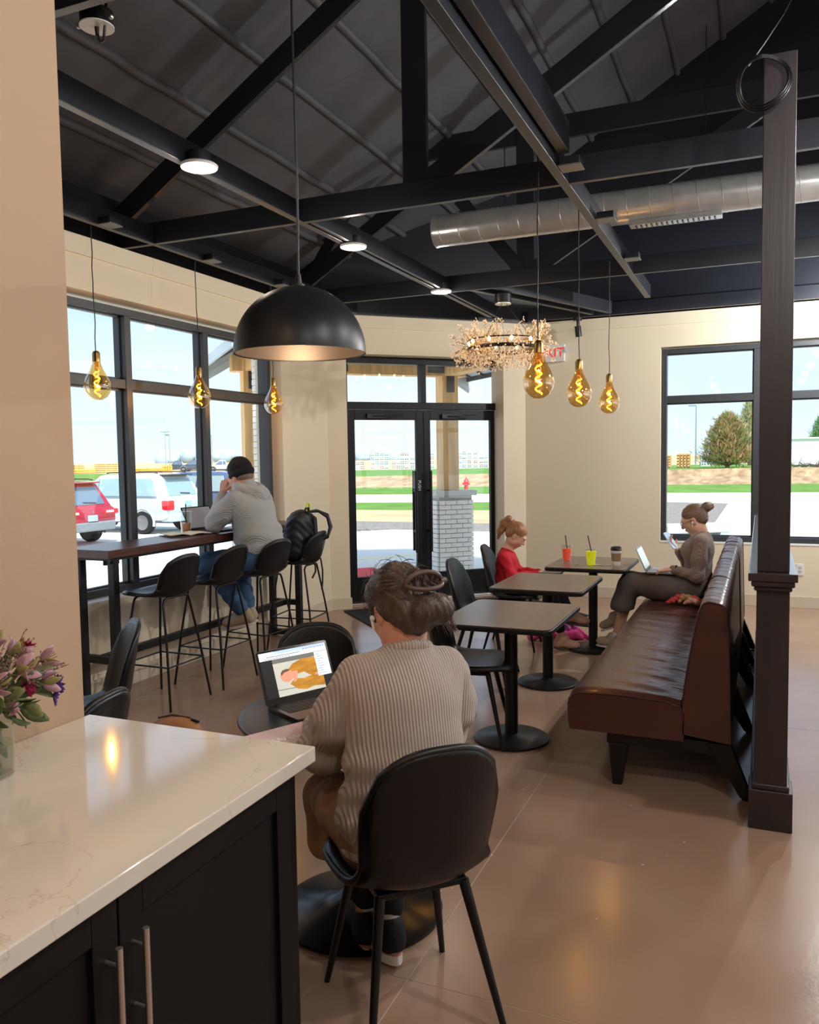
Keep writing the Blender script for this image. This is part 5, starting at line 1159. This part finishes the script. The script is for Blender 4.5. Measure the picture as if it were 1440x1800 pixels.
daisy((.10, .05, .225), (.9, .3, .2), m_mag, .03, 30); daisy((.06, .10, .32), (.4, .5, .8), m_mag, .024); daisy((.09, .17, .20), (.5, .9, .1), m_pur, .028, 28); daisy((.10, .15, .17), (.7, .7, -.1), m_pur, .022); daisy((.09, -.1, .2), (.8, -.6, .1), m_pur, .026); daisy((.1, 0, .18), (1, 0, 0), m_pet, .02)
sp_ = MB()
for k in range(44):                         # wispy filler sprigs
    d = sph_dir(); d.z = abs(d.z)*.9+.1; p = into(CT+Vector((d.x*.09, d.y*.13, d.z*.08))); q = into(p+d*random.uniform(.05, .12)); sp_.tube([p, p.lerp(q, .5)+Vector((0, 0, .006)), q], .0011, 4)
    for j in range(6):
        c = p.lerp(q, .35+.11*j); e2 = into(c+Vector((random.uniform(-.016, .016), random.uniform(-.016, .016), random.uniform(.0, .018)))); sp_.tube([c, e2], .0009, 3); sp_.sph(e2, .0026, 5, 4)
tag(sp_.build('filler_sprigs', m_fill, fw, fix=False), kind='stuff')

random.seed(77); cm = MB()
for k in range(26):
    x, y = random.uniform(-1.3, .7), random.uniform(1.9, 3.9); a = random.uniform(0, PI); L = random.uniform(.003, .012)
    cm.bar((x, y, .0014), (x+L*math.cos(a), y+L*math.sin(a), .0014), .003, .002)
tag(cm.build('crumbs', m_white), 'scattered pale crumbs on the brown floor by the bench', 'crumbs', kind='stuff')
# ================================================================ outdoors
m_conc = M('pale_concrete', (.86, .85, .82), .8, var=.05, vscale=.6)
m_grass = M('spring_grass', (.34, .50, .15), .9, var=.25, vscale=.8, bump=.8, bscale=9)
m_mulch = M('brown_mulch_bank', (.50, .40, .29), .95, var=.45, vscale=2.2, bump=1, bscale=6, stretch=(1, .25, 1), col2=(.74, .63, .48))
m_dirt = M('dry_dirt', (.76, .64, .48), .95, var=.2, vscale=.7)
m_gravel = M('grey_gravel', (.50, .48, .46), .95, var=.35, vscale=14, bump=1, bscale=30)
m_roadm = M('pale_road', (.88, .85, .79), .8, var=.04, vscale=.5)
def ground(name, pts, mat, z=None):
    b = MB(); P = [(p[0], p[1], p[2] if len(p) > 2 else z) for p in pts]; n = len(P)
    b.add(P+[(x, y, zz-.4) for x, y, zz in P], [tuple(range(n))]+[(i, (i+1) % n, n+(i+1) % n, n+i) for i in range(n)])
    return struct(b.build(name, mat))
G = -.03
ground('ground_pavement', [(-8, -30, G), (60, -30, G), (60, 17.6, G), (-8, 17.6, G)], m_conc)
ground('ground_parking_ramp', [(-14, -30, -.45), (-8, -30, G), (-8, 17.6, G), (-14, 17.6, -.45)], m_conc)
ground('ground_parking', [(-170, -60, -.45), (-14, -60, -.45), (-14, 16, -.45), (-30, 69, -.45), (-50, 70, -.45), (-170, 80, -.45)], m_conc)
ground('ground_gravel_verge', [(-11.2, 17.6, G), (-5.2, 17.6, G), (-5.2, 19.9, G), (-12.6, 19.7, G)], m_gravel)
ground('ground_gravel_island', [(-5.2, 17.8, 0), (-1.9, 18.6, 0), (-.95, 19.2, 0), (-.92, 29.0, 0), (-5.2, 30, 0)], m_gravel)
ground('ground_dirt', [(-12.6, 19.7, G), (-5.2, 19.9, G), (-5.2, 25, G), (-15, 23.8, G)], m_dirt)
ground('ground_lawn_verge', [(-15, 23.8, G), (-5.2, 25, G), (-5.2, 30, G), (-17.4, 27.6, G)], m_grass)
ground('ground_driveway', [(-.6, 17.6, G), (60, 17.6, G), (60, 42.3, G), (-.6, 30.8, G)], m_conc)
ground('ground_road', [(-17.4, 27.6, G), (-5.2, 30, G), (-.6, 30.8, G), (60, 42.3, G), (70, 51.2, G), (-22, 33.7, G)], m_roadm)
ground('ground_lawn', [(-22, 33.7, 0), (70, 51.2, 0), (75, 62, .1), (-26, 40.9, .0)], m_grass)
ground('ground_mulch_bank', [(-26, 40.9, .0), (75, 62, .1), (78, 70, .8), (0, 54, .75), (-30, 48, .40)], m_mulch)
ground('ground_upper_lawn', [(-30, 48, .40), (0, 54, .75), (78, 70, .8), (160, 135, .8), (-10, 92, .46), (-50, 72, .44)], m_grass)
ground('ground_left_lawn_bank', [(-30, 69, -.45), (-36, 71, .2), (-64, 78, .2), (-84, 83.4, .2), (-170, 92, .2), (-170, 80, -.45), (-50, 70, -.45)], m_grass)
ground('ground_yard', [(-500, 88, .22), (-170, 90, .22), (-84, 83, .22), (-64, 77.8, .22), (-50, 72, .42), (-10, 92, .44), (160, 135, .6), (600, 900, .6), (-900, 900, .3)], m_dirt)
m_kerb = M('kerb_concrete', (.90, .89, .86), .8)
kb = struct(MB().bar((-.78, 18.9, .04), (-.76, 30.2, .04), .32, .2).bar((-5.2, 17.55, .04), (-1.9, 18.4, .04), .32, .2).bar((-1.9, 18.4, .04), (-.75, 19.1, .04), .32, .2).build('kerb_1', m_kerb, bevel=.03))
tag(MB().prism([(-6.3, 10.55), (-5.5, 11.35), (-4.9, 10.75), (-5.7, 9.95)], 'z', G, G+.006).build('painted_patch', M('red_ground_paint', (.86, .25, .25), .8)), 'red painted patch on the pavement outside the left door leaf', 'paint')
tag(MB().bar((-8, 9.8, G+.002), (-2.6, 17.0, G+.002), .12, .004).build('parking_stripe', M('yellow_paint', (.95, .88, .62), .8)), 'faded yellow stripe on the pavement outside the doors', 'marking')
# ---- porch: brick piers, timber posts and gable roof
m_brick = M('white_brick', (.95, .94, .91), .8, var=.07, vscale=5, bump=.3, bscale=40)
m_mortar = M('mortar', (.74, .72, .69), .9)
m_cedar = M('cedar_timber', (.86, .68, .44), .6, var=.22, vscale=5, stretch=(3, 3, .25), bump=.1, bscale=40)
m_stone = M('cap_stone', (.72, .71, .69), .7)
m_mroof = M('grey_metal_roof', (.66, .68, .70), .45, .2)
m_fascia = M('grey_fascia', (.72, .77, .79), .6)
P45 = math.radians(45); DC = (-3.441, 8.689)
def P2W(x, y): return (DC[0]+.7071*x-.7071*y, DC[1]+.7071*x+.7071*y)
def brick_pier(label, loc, rz, w, d, h, cap=True, faces=(0, 1, 2, 3)):
    t = thing('brick_pier', label, 'pier', loc, rz, 'brick piers')
    box('mortar_core', m_mortar, t, -w/2+.012, w/2-.012, -d/2+.012, d/2-.012, -.3, h)
    ch_ = .0705; bm_ = {}
    z = -.25; row = 0
    while z+ch_ <= h+.001:
        for f in faces:
            L = w if f % 2 == 0 else d; half = d/2 if f % 2 == 0 else w/2
            nb = max(1, round(L/.215)); bl = L/nb
            segs = [(-L/2+i*bl, -L/2+(i+1)*bl) for i in range(nb)] if row % 2 == 0 else [(-L/2, -L/2+bl/2)]+[(-L/2+bl/2+i*bl, -L/2+bl*1.5+i*bl) for i in range(nb-1)]+[(L/2-bl/2, L/2)]
            for a, c in segs:
                key = round(c-a, 3)
                if key not in bm_:
                    o = box('brick', m_brick, t, -key/2+.005, key/2-.005, -.03, .0, 0, ch_-.01); bm_[key] = o
                else:
                    o = bm_[key].copy(); COL.objects.link(o)
                ang = f*PI/2; mx_ = (a+c)/2; my_ = -half
                o.location = (mx_*math.cos(ang)-my_*math.sin(ang), mx_*math.sin(ang)+my_*math.cos(ang), z); o.rotation_euler.z = ang
                # face 0 looks to local -y; brick mesh stands inside the face
                off = random.uniform(-.002, .003); nx, ny = math.sin(ang), -math.cos(ang)
                o.location.x += -nx*(.0-off); o.location.y += -ny*(.0-off)
        z += ch_; row += 1
    if cap: box('cap_stone', m_stone, t, -w/2-.05, w/2+.05, -d/2-.05, d/2+.05, h, h+.075, .01)
    return t
random.seed(8)
pA = P2W(1.478, 2.81); pB = P2W(-1.478, 2.81)
brick_pier('white brick porch pier with a stone cap seen through the right door leaf', (*pA, 0), P45, .56, .56, 1.08, faces=(0, 3))
brick_pier('tall white brick pilaster seen at the far edge of the left window', (-5.05, 8.19, 0), 0, .5, .5, 3.2, cap=False, faces=(0, 3))
tag(box('pier_core', m_stone, None, -.28, .28, -.28, .28, -.2, 1.155), 'pale porch pier beyond the hooded man under the timber post', 'pier'); o = bpy.data.objects['pier_core']; o.name = 'porch_pier'; o.location = (*pB, 0); o.rotation_euler.z = P45
po = thing('entrance_porch', 'cedar timber porch with black brackets and a grey metal gable roof outside the doors', 'porch', (*DC, 0), P45)
for x in (-1.478, 1.478):
    p = box('timber_post', m_cedar, po, x-.13, x+.13, 2.68, 2.94, 1.155, 3.07, .01)
    s = 1 if x < 0 else -1
    q = MB().box(x-.06, x+.06, 2.662, 2.682, 2.62, 3.05).box(min(x, x+s*.36), max(x, x+s*.36), 2.662, 2.682, 2.90, 3.03)
    q.build('steel_bracket', m_steel, p)
box('front_beam', m_cedar, po, -1.75, 1.75, 2.70, 2.92, 2.86, 3.08, .008)
box('steel_bracket', m_steel, po, -.62, -.12, 2.68, 2.70, 2.89, 3.06)
for x in (-1.478, 1.478): box('side_beam', m_cedar, po, x-.1, x+.1, .3, 2.68, 2.86, 3.08, .008)
MB().bar((-1.6, 2.81, 3.10), (0, 2.81, 4.05), .18, .2, (0, 0, 1)).build('gable_rafter', m_cedar, po); MB().bar((1.6, 2.81, 3.10), (0, 2.81, 4.05), .18, .2, (0, 0, 1)).build('gable_rafter', m_cedar, po)
for s in (-1, 1):
    r = MB().add([(0, .3, 4.2), (0, 3.5, 4.2), (s*2.15, 3.5, 2.92), (s*2.15, .3, 2.92), (0, .3, 4.25), (0, 3.5, 4.25), (s*2.15, 3.5, 2.97), (s*2.15, .3, 2.97)], [(0, 1, 2, 3), (4, 7, 6, 5), (0, 4, 5, 1), (1, 5, 6, 2), (2, 6, 7, 3), (3, 7, 4, 0)]).build('roof_panel', m_mroof, po)
    for k in range(8):
        y = .4+k*.42; MB().bar((0, y, 4.19), (s*2.15, y, 2.91), .03, .035).build('roof_rib', M('dark_seam', (.30, .32, .34), .5) if k == 0 and s == -1 else bpy.data.materials['dark_seam'], r)
    MB().bar((s*2.15, .3, 2.92), (s*2.15, 3.5, 2.92), .03, .12).build('gutter', m_steel if s > 0 else m_fascia, po)
    for dz, hh in ((-.07, .12), (-.19, .11)): MB().bar((s*2.2, 3.50, 2.92+dz), (0, 3.50, 4.23+dz), .03, hh).build('rake_board', m_fascia, po)
# ---- cars
m_tyre = M('tyre_rubber', (.10, .10, .11), .85); m_alloy = M('alloy_rim', (.6, .62, .64), .35, .8); m_carglass = M('car_glass', (.36, .45, .52), .08, spec=.8); m_trimblk = M('black_car_trim', (.17, .18, .2), .5)
m_tail = M('tail_lamp', (.85, .15, .18), .25); m_tailw = M('tail_lamp_clear', (.95, .80, .82), .2); m_plate = M('licence_plate', (.62, .82, .93), .4, var=.15, vscale=9)
def car(label, loc, rz, col, H=1.66, L=4.6, Wd=.92, pickup=False, trim=(.55, .57, .60), group=None, tint=None, lampstyle=0):
    """local +x is the nose"""
    t = thing('car', label, 'car', loc, rz, group)
    mp_ = M('car_paint', col, .28, .25, coat=.6); mb = M('bumper_grey', trim, .5)
    k = L/4.6; zb = 1.0*H/1.66
    st = [(-2.30, .80, .52, zb-.12), (-2.25, .88, .44, zb-.03), (-2.05, .92, .36, zb), (-1.4, .93, .32, zb+.01), (0, .93, .30, zb-.01), (1.1, .92, .30, zb-.03), (1.75, .90, .32, zb-.11), (2.15, .84, .36, zb-.45), (2.30, .70, .44, zb-.34)]
    b = MB(); n = 14
    for x, w, z0_, z1_ in st:
        w *= Wd/.93; zc = (z0_+z1_)/2
        half = [(w*.55, z0_), (w*.93, z0_+.06), (w, zc-.05), (w*.985, zc+.12), (w*.95, z1_-.05), (w*.86, z1_), (w*.4, z1_+.012)]
        ring = [(x*k, y, z) for y, z in half]+[(x*k, -y, z) for y, z in reversed(half)]
        b.v += ring
    for i in range(len(st)-1):
        for j in range(n): b.f.append((i*n+j, i*n+(j+1) % n, (i+1)*n+(j+1) % n, (i+1)*n+j))
    b.f.append(tuple(range(n))); b.f.append(tuple(range((len(st)-1)*n, len(st)*n)))
    b.build('body', mp_, t, smooth=35)
    xr0, xr1, xf1, xf0 = (-2.18, -1.85, .35, 1.30) if not pickup else (-.55, -.40, .55, 1.25)
    xr0, xr1, xf1, xf0 = [q*k for q in (xr0, xr1, xf1, xf0)]; yb, yt = Wd*.955, Wd*.72; zt = H-.05
    cs = [(xr0, yb*.97, zb-.04), (xr1, yt*.96, zt-.02), (xr1+.35, yt, zt+.03), (xf1-.3, yt, zt+.03), (xf1, yt*.97, zt-.01), (xf0, yb*.95, zb-.06)]
    b = MB(); ridge = [(p[0], p[1]*.6, p[2]+(.02 if 0 < i < 5 else 0)) for i, p in enumerate(cs)]
    vs = []
    for s in (1, -1):
        vs += [(x, s*y, z) for x, y, z in cs]
    b.add(vs, [(0, 1, 7, 6), (1, 2, 8, 7), (2, 3, 9, 8), (3, 4, 10, 9), (4, 5, 11, 10), (0, 5, 4, 3, 2, 1), (6, 7, 8, 9, 10, 11), (0, 6, 11, 5)])
    cab = b.build('cabin', mp_, t, bevel=.05, bseg=3)
    gm = m_carglass if tint is None else M('tinted_glass', tint, .1, spec=.7)
    def onside(x, z, s, off=.012):
        f = (z-zb)/(zt-zb); return (x, s*(yb*(1-f)+yt*f+off), z)
    zl, zh = zb+.045, zt-.10
    xs_ = [xr0+.16, xr0+.42, -.62*k, .28*k, xf0-.30] if not pickup else [xr0+.12, xr1+.10, .12*k, .15*k, xf0-.28]
    wins = ([(xr0+.28, zl, -.72*k, zl, -.72*k, zh, xr1+.22, zh), (-.64*k, zl, .24*k, zl, .2*k, zh, -.64*k, zh), (.31*k, zl, xf0-.18, zl, xf1-.08, zh, .28*k, zh)] if not pickup else
            [(xr0+.12, zl, .0, zl, .0, zh, xr1+.08, zh), (.08, zl, xf0-.15, zl, xf1-.06, zh, .08, zh)])
    for s in (1, -1):
        for w in wins:
            pts = [onside(w[i], w[i+1], s) for i in range(0, 8, 2)]; pin = [(x, y-s*.02, z) for x, y, z in pts]
            MB().add(pts+pin, [(0, 1, 2, 3), (7, 6, 5, 4)]+[(i, (i+1) % 4, 4+(i+1) % 4, 4+i) for i in range(4)]).build('side_window', gm, t)
        if not pickup: MB().tube([(xr1+.1, s*yt*.93, zt+.06), (xr1+.25, s*yt*.93, zt+.085), (xf1-.4, s*yt*.93, zt+.085), (xf1-.25, s*yt*.93, zt+.06)], .018, 6).build('roof_rail', m_trimblk, t, smooth=60)
    def onrear(y, f, off=.014): return (xr0+(xr1-xr0)*f-off, y, (zb-.04)+(zt-.02-zb+.04)*f)
    pts = [onrear(.66*Wd, .14), onrear(-.66*Wd, .14), onrear(-.58*Wd, .86), onrear(.58*Wd, .86)]; pin = [(x+.02, y, z) for x, y, z in pts]
    MB().add(pts+pin, [(0, 1, 2, 3), (7, 6, 5, 4)]+[(i, (i+1) % 4, 4+(i+1) % 4, 4+i) for i in range(4)]).build('rear_window', gm, t)
    if not pickup:
        MB().bar((xr1-.06, -.62*Wd, zt+.0), (xr1-.06, .62*Wd, zt+.0), .26, .035).build('roof_spoiler', mp_ if lampstyle else m_trimblk, t, bevel=.01)
        MB().bar(onrear(-.3, .2, .03), onrear(.12, .24, .03), .02, .025).build('rear_wiper', m_trimblk, t)
    xe = -2.30*k
    box('bumper', mb, t, xe-.05, xe+.35, -.80*Wd/.93, .80*Wd/.93, .36, .60, .05)
    for s in (1, -1):
        if lampstyle == 0: box('tail_lamp', m_tail, t, xe-.02, xe+.22, s*.66*Wd-.0 if s > 0 else -.97*Wd, s*.97*Wd if s > 0 else -.66*Wd, zb-.36, zb-.08, .03)
        else:
            lamp = box('tail_lamp', m_tail, t, xe-.025, xe+.28, .42*Wd if s > 0 else -.99*Wd, .99*Wd if s > 0 else -.42*Wd, zb-.22, zb-.09, .03)
            box('lamp_insert', m_tailw, lamp, xe-.035, xe+.05, .50*Wd if s > 0 else -.80*Wd, .80*Wd if s > 0 else -.50*Wd, zb-.18, zb-.12, .01)
    box('licence_plate', m_plate, t, xe-.04, xe, -.15, .15, zb-.37 if lampstyle else zb-.26, zb-.22 if lampstyle else zb-.11, .004)
    if lampstyle: text('emblem', '+', m_alloy, t, (xe-.035, 0, zb-.14), (PI/2, 0, -PI/2), .16, .004)
    for x in (-1.42*k, 1.45*k):
        for s in (1, -1):
            w = MB().cyl((x, s*(Wd-.2), .34), (x, s*(Wd+.012), .34), .34, n=28).build('wheel', m_tyre, t, bevel=.03)
            MB().cyl((x, s*(Wd-.02), .34), (x, s*(Wd+.018), .34), .22, n=20).build('rim', m_alloy, w)
            a = MB(); a.tube([(x+.41*math.cos(q), s*(Wd*.985), .34+.41*math.sin(q)) for q in np.linspace(-.25, PI+.25, 18)], .04, 6); a.build('wheel_arch', mb if not lampstyle else m_trimblk, t, smooth=60)
    return t
car('red SUV parked nearest, its rear towards the bar window', (-17.9, 15.95, -.45), PI, (.70, .12, .22), H=1.64, lampstyle=1, trim=(.5, .53, .55))
car('silver SUV parked between the red and the blue car', (-17.95, 19.75, -.45), PI, (.80, .86, .88), H=1.76, L=4.7, Wd=.95, trim=(.74, .80, .82), tint=(.55, .66, .68))
car('dark blue SUV parked furthest along the row', (-18.0, 23.2, -.45), PI, (.34, .42, .56), H=1.76, L=4.8, Wd=.96, trim=(.3, .36, .45), tint=(.55, .62, .62))
for i, (x, y, c, pk) in enumerate(((-74.4, 92.5, (.24, .30, .38), True), (-70.8, 91, (.3, .36, .44), False), (-64.2, 88.6, (.82, .85, .88), True), (-60.6, 87.2, (.93, .93, .93), False))):
    car(['far dark pickup in the yard left of the other vehicles', 'far dark van in the yard beside the dark pickup', 'far silver pickup in the yard', 'far white car in the yard, partly behind the beanie'][i], (x, y, .22), math.radians(215), c, H=1.55, L=4.0, Wd=.82, pickup=pk, group='vehicles in the far yard')
# ---- yard: lumber, crates, poles, towers
m_lum = M('fresh_lumber', (.93, .74, .48), .8, var=.15, vscale=.8, stretch=(.2, 2, 4)); m_lumy = M('yellow_lumber', (.95, .76, .28), .7, var=.2, vscale=.9)
def lumber(label, x, y, w, d, h, mat, rz=0, rows=5, z=1.0):
    t = thing('lumber_stack', label, 'lumber', (x, y, z), rz, 'lumber stacks in the yard')
    for r in range(rows):
        b = MB(); n = 4; z0_ = h*r/rows
        for i in range(n): b.box(-w/2+w*i/n+.04, -w/2+w*(i+1)/n-.04, -d/2, d/2, z0_+.1, h*(r+1)/rows)
        tag(b.build('plank_bundle', mat, t), kind='stuff')
        box('bearer', m_dirt, t, -w/2, w/2, -d/2+.1, -d/2+.3, z0_, z0_+.1)
    return t
lumber('orange lumber stack at the near edge of the left window', -92, 91, 2.6, 2, 1.2, m_lum, .75, 4, .22)
lumber('large orange lumber stack in the left window beyond the red car', -83.7, 88.5, 3.0, 2.0, 1.35, m_lum, .75, 5, .22)
lumber('low yellow lumber pile in front of the large orange stack', -84.6, 85, 3.4, 1.5, .55, m_lumy, .75, 2, .22)
lumber('low yellow lumber pile in the middle pane of the left window', -72.7, 84.6, 4.0, 1.5, .6, m_lumy, .75, 3, .22)
lumber('short bright yellow lumber pile right of the middle pane', -68.9, 83.4, 1.2, 1.2, .95, m_lumy, .75, 3, .22)
lumber('orange lumber stack seen in the right window at the frame', -6.0, 58, .85, 1, .85, m_lum, 0, 5, .72)
lumber('tall orange lumber stack beside the tree in the right window', -4.75, 57.6, .85, 1, .95, m_lum, 0, 5, .72)
random.seed(21); cols = [(.62, .68, .70), (.72, .77, .78), (.55, .62, .65), (.72, .56, .52), (.76, .66, .5), (.58, .66, .64)]
cmat = [M('crate_fill', c, .8) for c in cols]; m_fr = M('crate_frame', (.86, .89, .9), .7)
def crates(label, x, y, nx, nz, s=.46, z=.45):
    t = thing('crate_stack', label, 'crates', (x, y, z), math.radians(18), 'stacked wire crates beyond the lawn')
    fr = MB(); fills = {}
    for i in range(nx):
        for j in range(nz):
            x0, z0_ = i*s, j*s
            for a in (x0+.02, x0+s*.5, x0+s-.02): fr.box(a-.02, a+.02, -.03, .02, z0_, z0_+s)
            for c in (z0_+.03, z0_+s*.5, z0_+s-.05): fr.box(x0, x0+s, -.03, .02, c-.022, c+.022)
            q = random.randrange(len(cols)); fills.setdefault(q, MB()).box(x0+.03, x0+s-.03, .02, s, z0_+.02, z0_+s*random.uniform(.55, .95))
    tag(fr.build('crate_frames', m_fr, t), kind='stuff')
    for q, b in fills.items(): tag(b.build('crate_fill', cmat[q], t), kind='stuff')
names = ['at the left of the door view', 'second from the left in the door view', 'third from the left in the door view', 'in the middle of the left door leaf', 'right of the middle in the left door leaf', 'by the meeting stile of the doors', 'just left of the timber post', 'just right of the timber post', 'second right of the timber post', 'third right of the timber post', 'at the right of the door view', 'beside the orange lumber in the right window']
for i, (x, y, nx, nz, z) in enumerate(((-39.6, 78.0, 2, 2, .45), (-38.1, 78.6, 2, 4, .45), (-37.2, 79, 2, 4, .45), (-36.1, 79.6, 2, 3, .45), (-35.2, 79.8, 2, 4, .45), (-34.3, 80.4, 2, 3, .45), (-32.3, 81, 1, 4, .45), (-29.7, 82.4, 2, 4, .45), (-28.75, 82.8, 1, 4, .45), (-28.2, 83.2, 1, 4, .45), (-27.6, 83.4, 2, 3, .45), (-3.95, 61.5, 2, 2, .77))):
    crates('pale stack of wire crates '+names[i], x, y, nx, nz, .46 if i < 11 else .40, z)
m_pole = M('grey_pole', (.55, .62, .68), .6)
def pole(label, x, y, h, arm=1.6, z=1.0, r=.12, two=False):
    t = thing('light_pole', label, 'pole', (x, y, z), 0, 'light poles')
    MB().cyl((0, 0, 0), (0, 0, h), r, r*.7, 8).build('pole_shaft', m_pole, t)
    MB().bar((-arm if two else -arm, 0, h), (arm if two else 0, 0, h), .12, .16).build('pole_arm', m_pole, t)
pole('tall light pole with two arms in the middle pane of the left window', -73.4, 88.6, 5.4, .7, two=True, z=.2, r=.07)
pole('light pole just right of the two-armed one in the left window', -72.9, 88.8, 5.0, .6, z=.2, r=.07)
pole('light pole seen in the last pane of the left window', -79.2, 106.5, 5.4, .9, z=.2, r=.08)
pole('taller light pole left of the tree in the right window', -6.4, 92, 6.2, .8, z=.5, r=.09)
pole('lower light pole close to the tree in the right window', -4.7, 104, 5.2, .8, z=.5, r=.09)
for i, (x, h) in enumerate(((-322, 62), (-316, 48))):
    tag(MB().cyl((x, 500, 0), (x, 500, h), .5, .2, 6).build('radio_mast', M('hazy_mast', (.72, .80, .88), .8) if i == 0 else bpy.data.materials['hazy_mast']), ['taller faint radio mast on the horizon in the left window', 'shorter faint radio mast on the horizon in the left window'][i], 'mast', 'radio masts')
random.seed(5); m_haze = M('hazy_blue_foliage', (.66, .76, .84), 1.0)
for k in range(5):
    b = MB(); x = -420+k*42+random.uniform(-8, 8)
    for j in range(9): b.sph((random.uniform(-14, 14), random.uniform(-4, 4), random.uniform(2, 6)), (random.uniform(5, 9), 4, random.uniform(3, 7)), 8, 6)
    o = b.build('treeline', m_haze, smooth=60); o.location = (x, 520, 0); tag(o, 'hazy blue line of trees on the horizon', 'trees', 'horizon trees', 'stuff')
hy = thing('fire_hydrant', 'red fire hydrant on the lawn right of the timber post', 'hydrant', (-13.5, 38.7, 0.0)); hy.scale = (.78, .78, .78)
m_red = M('hydrant_red', (.85, .16, .22), .45)
MB().lathe([(0, 0), (.17, 0), (.17, .05), (.13, .06), (.13, .48), (.17, .50), (.17, .55), (.14, .58), (.12, .68), (.06, .76), (.03, .78), (.03, .84), (0, .84)], 16).build('barrel', m_red, hy, smooth=40)
for s in (-1, 1): MB().cyl((s*.1, 0, .42), (s*.24, 0, .42), .07, n=12).build('outlet', m_red, hy)
MB().cyl((0, -.1, .40), (0, -.24, .40), .09, n=12).build('outlet', m_red, hy)
# ---- trees
def conifer(label, x, y, z, h, w, seed, cols_, n=1500, bare=.3):
    random.seed(seed); t = thing('evergreen_tree', label, 'tree', (x, y, z))
    MB().cyl((0, 0, 0), (0, 0, h*.9), .16, .03, 7).build('trunk', M('bark', (.60, .47, .38), .9), t)
    br = MB(); mats = [M('needle_spray', c, .9) for c in cols_]; fol = [MB() for _ in cols_]
    for k in range(n):
        f = random.random()**.8; zz = h*(.04+.94*f); R = w*.5*(1-f)**.62*random.uniform(.45, 1.05)*(1 if f > .1 else .8)
        a = random.uniform(0, 2*PI); tip = Vector((R*math.cos(a), R*math.sin(a), zz+random.uniform(-.1, .3)))
        base = Vector((0, 0, max(.1, zz-R*.35)))
        if k % 4 == 0: br.tube([base, base.lerp(tip, .5)+Vector((0, 0, .05)), tip], [.03, .018, .006], 4)
        q = fol[random.randrange(len(cols_))]
        for j in range(9):
            c = base.lerp(tip, random.uniform(.55, 1.05))+Vector((random.uniform(-.2, .2), random.uniform(-.2, .2), random.uniform(-.15, .15)))
            d = (tip-base).normalized(); d = (d+Vector((random.uniform(-.7, .7), random.uniform(-.7, .7), random.uniform(-.3, .6)))).normalized(); u = frame_z(d)[0]; L = random.uniform(.18, .38); ww = .045
            q.add([c-u*ww, c+u*ww, c+d*L+u*.01, c+d*L-u*.01], [(0, 1, 2, 3)])
    tag(br.build('branches', M('branch_bark', (.66, .5, .42), .9), t, fix=False), kind='stuff')
    for b, m_ in zip(fol, mats): tag(b.build('foliage', m_, t, fix=False), kind='stuff')
conifer('bushy brownish-green evergreen tree in the right window', -2.0, 56, .75, 3.15, 4.4, 3, [(.66, .68, .48), (.76, .68, .50), (.60, .66, .48), (.84, .72, .58)], 1300)
conifer('taller pale tree behind the evergreen, against the window mullion', -.75, 62, .78, 4.3, 2.9, 4, [(.76, .78, .62), (.84, .82, .70)], 600)
conifer('green round tree above the white wall right of the post', 4.6, 74, .85, 3.6, 3.6, 9, [(.56, .72, .50), (.66, .80, .58)], 700)
bw = thing('white_shed', 'long white shed wall right of the dark post', 'building', (2.0, 62, .8))
box('shed_wall', M('shed_white', (.95, .96, .97), .7), bw, -.4, 9, 0, 6, 0, 1.75); box('shed_roof', M('shed_roof', (.9, .92, .94), .6), bw, -.5, 9.2, -.1, 6.2, 1.75, 1.85)
random.seed(6); bp_ = MB()
for k in range(60):
    p = Vector((random.uniform(-2.2, 2.2), random.uniform(-.5, .5), 0)); q = p+Vector((random.uniform(-1, 1), random.uniform(-.4, .4), random.uniform(.1, .7) if k > 6 else random.uniform(.8, 1.5)))
    bp_.tube([p, p.lerp(q, .5)+Vector((.05, 0, .08)), q], [.04, .028, .008], 4)
o = bp_.build('brush_pile', M('dead_branch', (.36, .31, .29), .9), fix=False); o.location = (2.6, 54.6, .76); o.scale = (.6, .6, .6); tag(o, 'pile of dead branches on the bank right of the dark post', 'branches', kind='stuff')
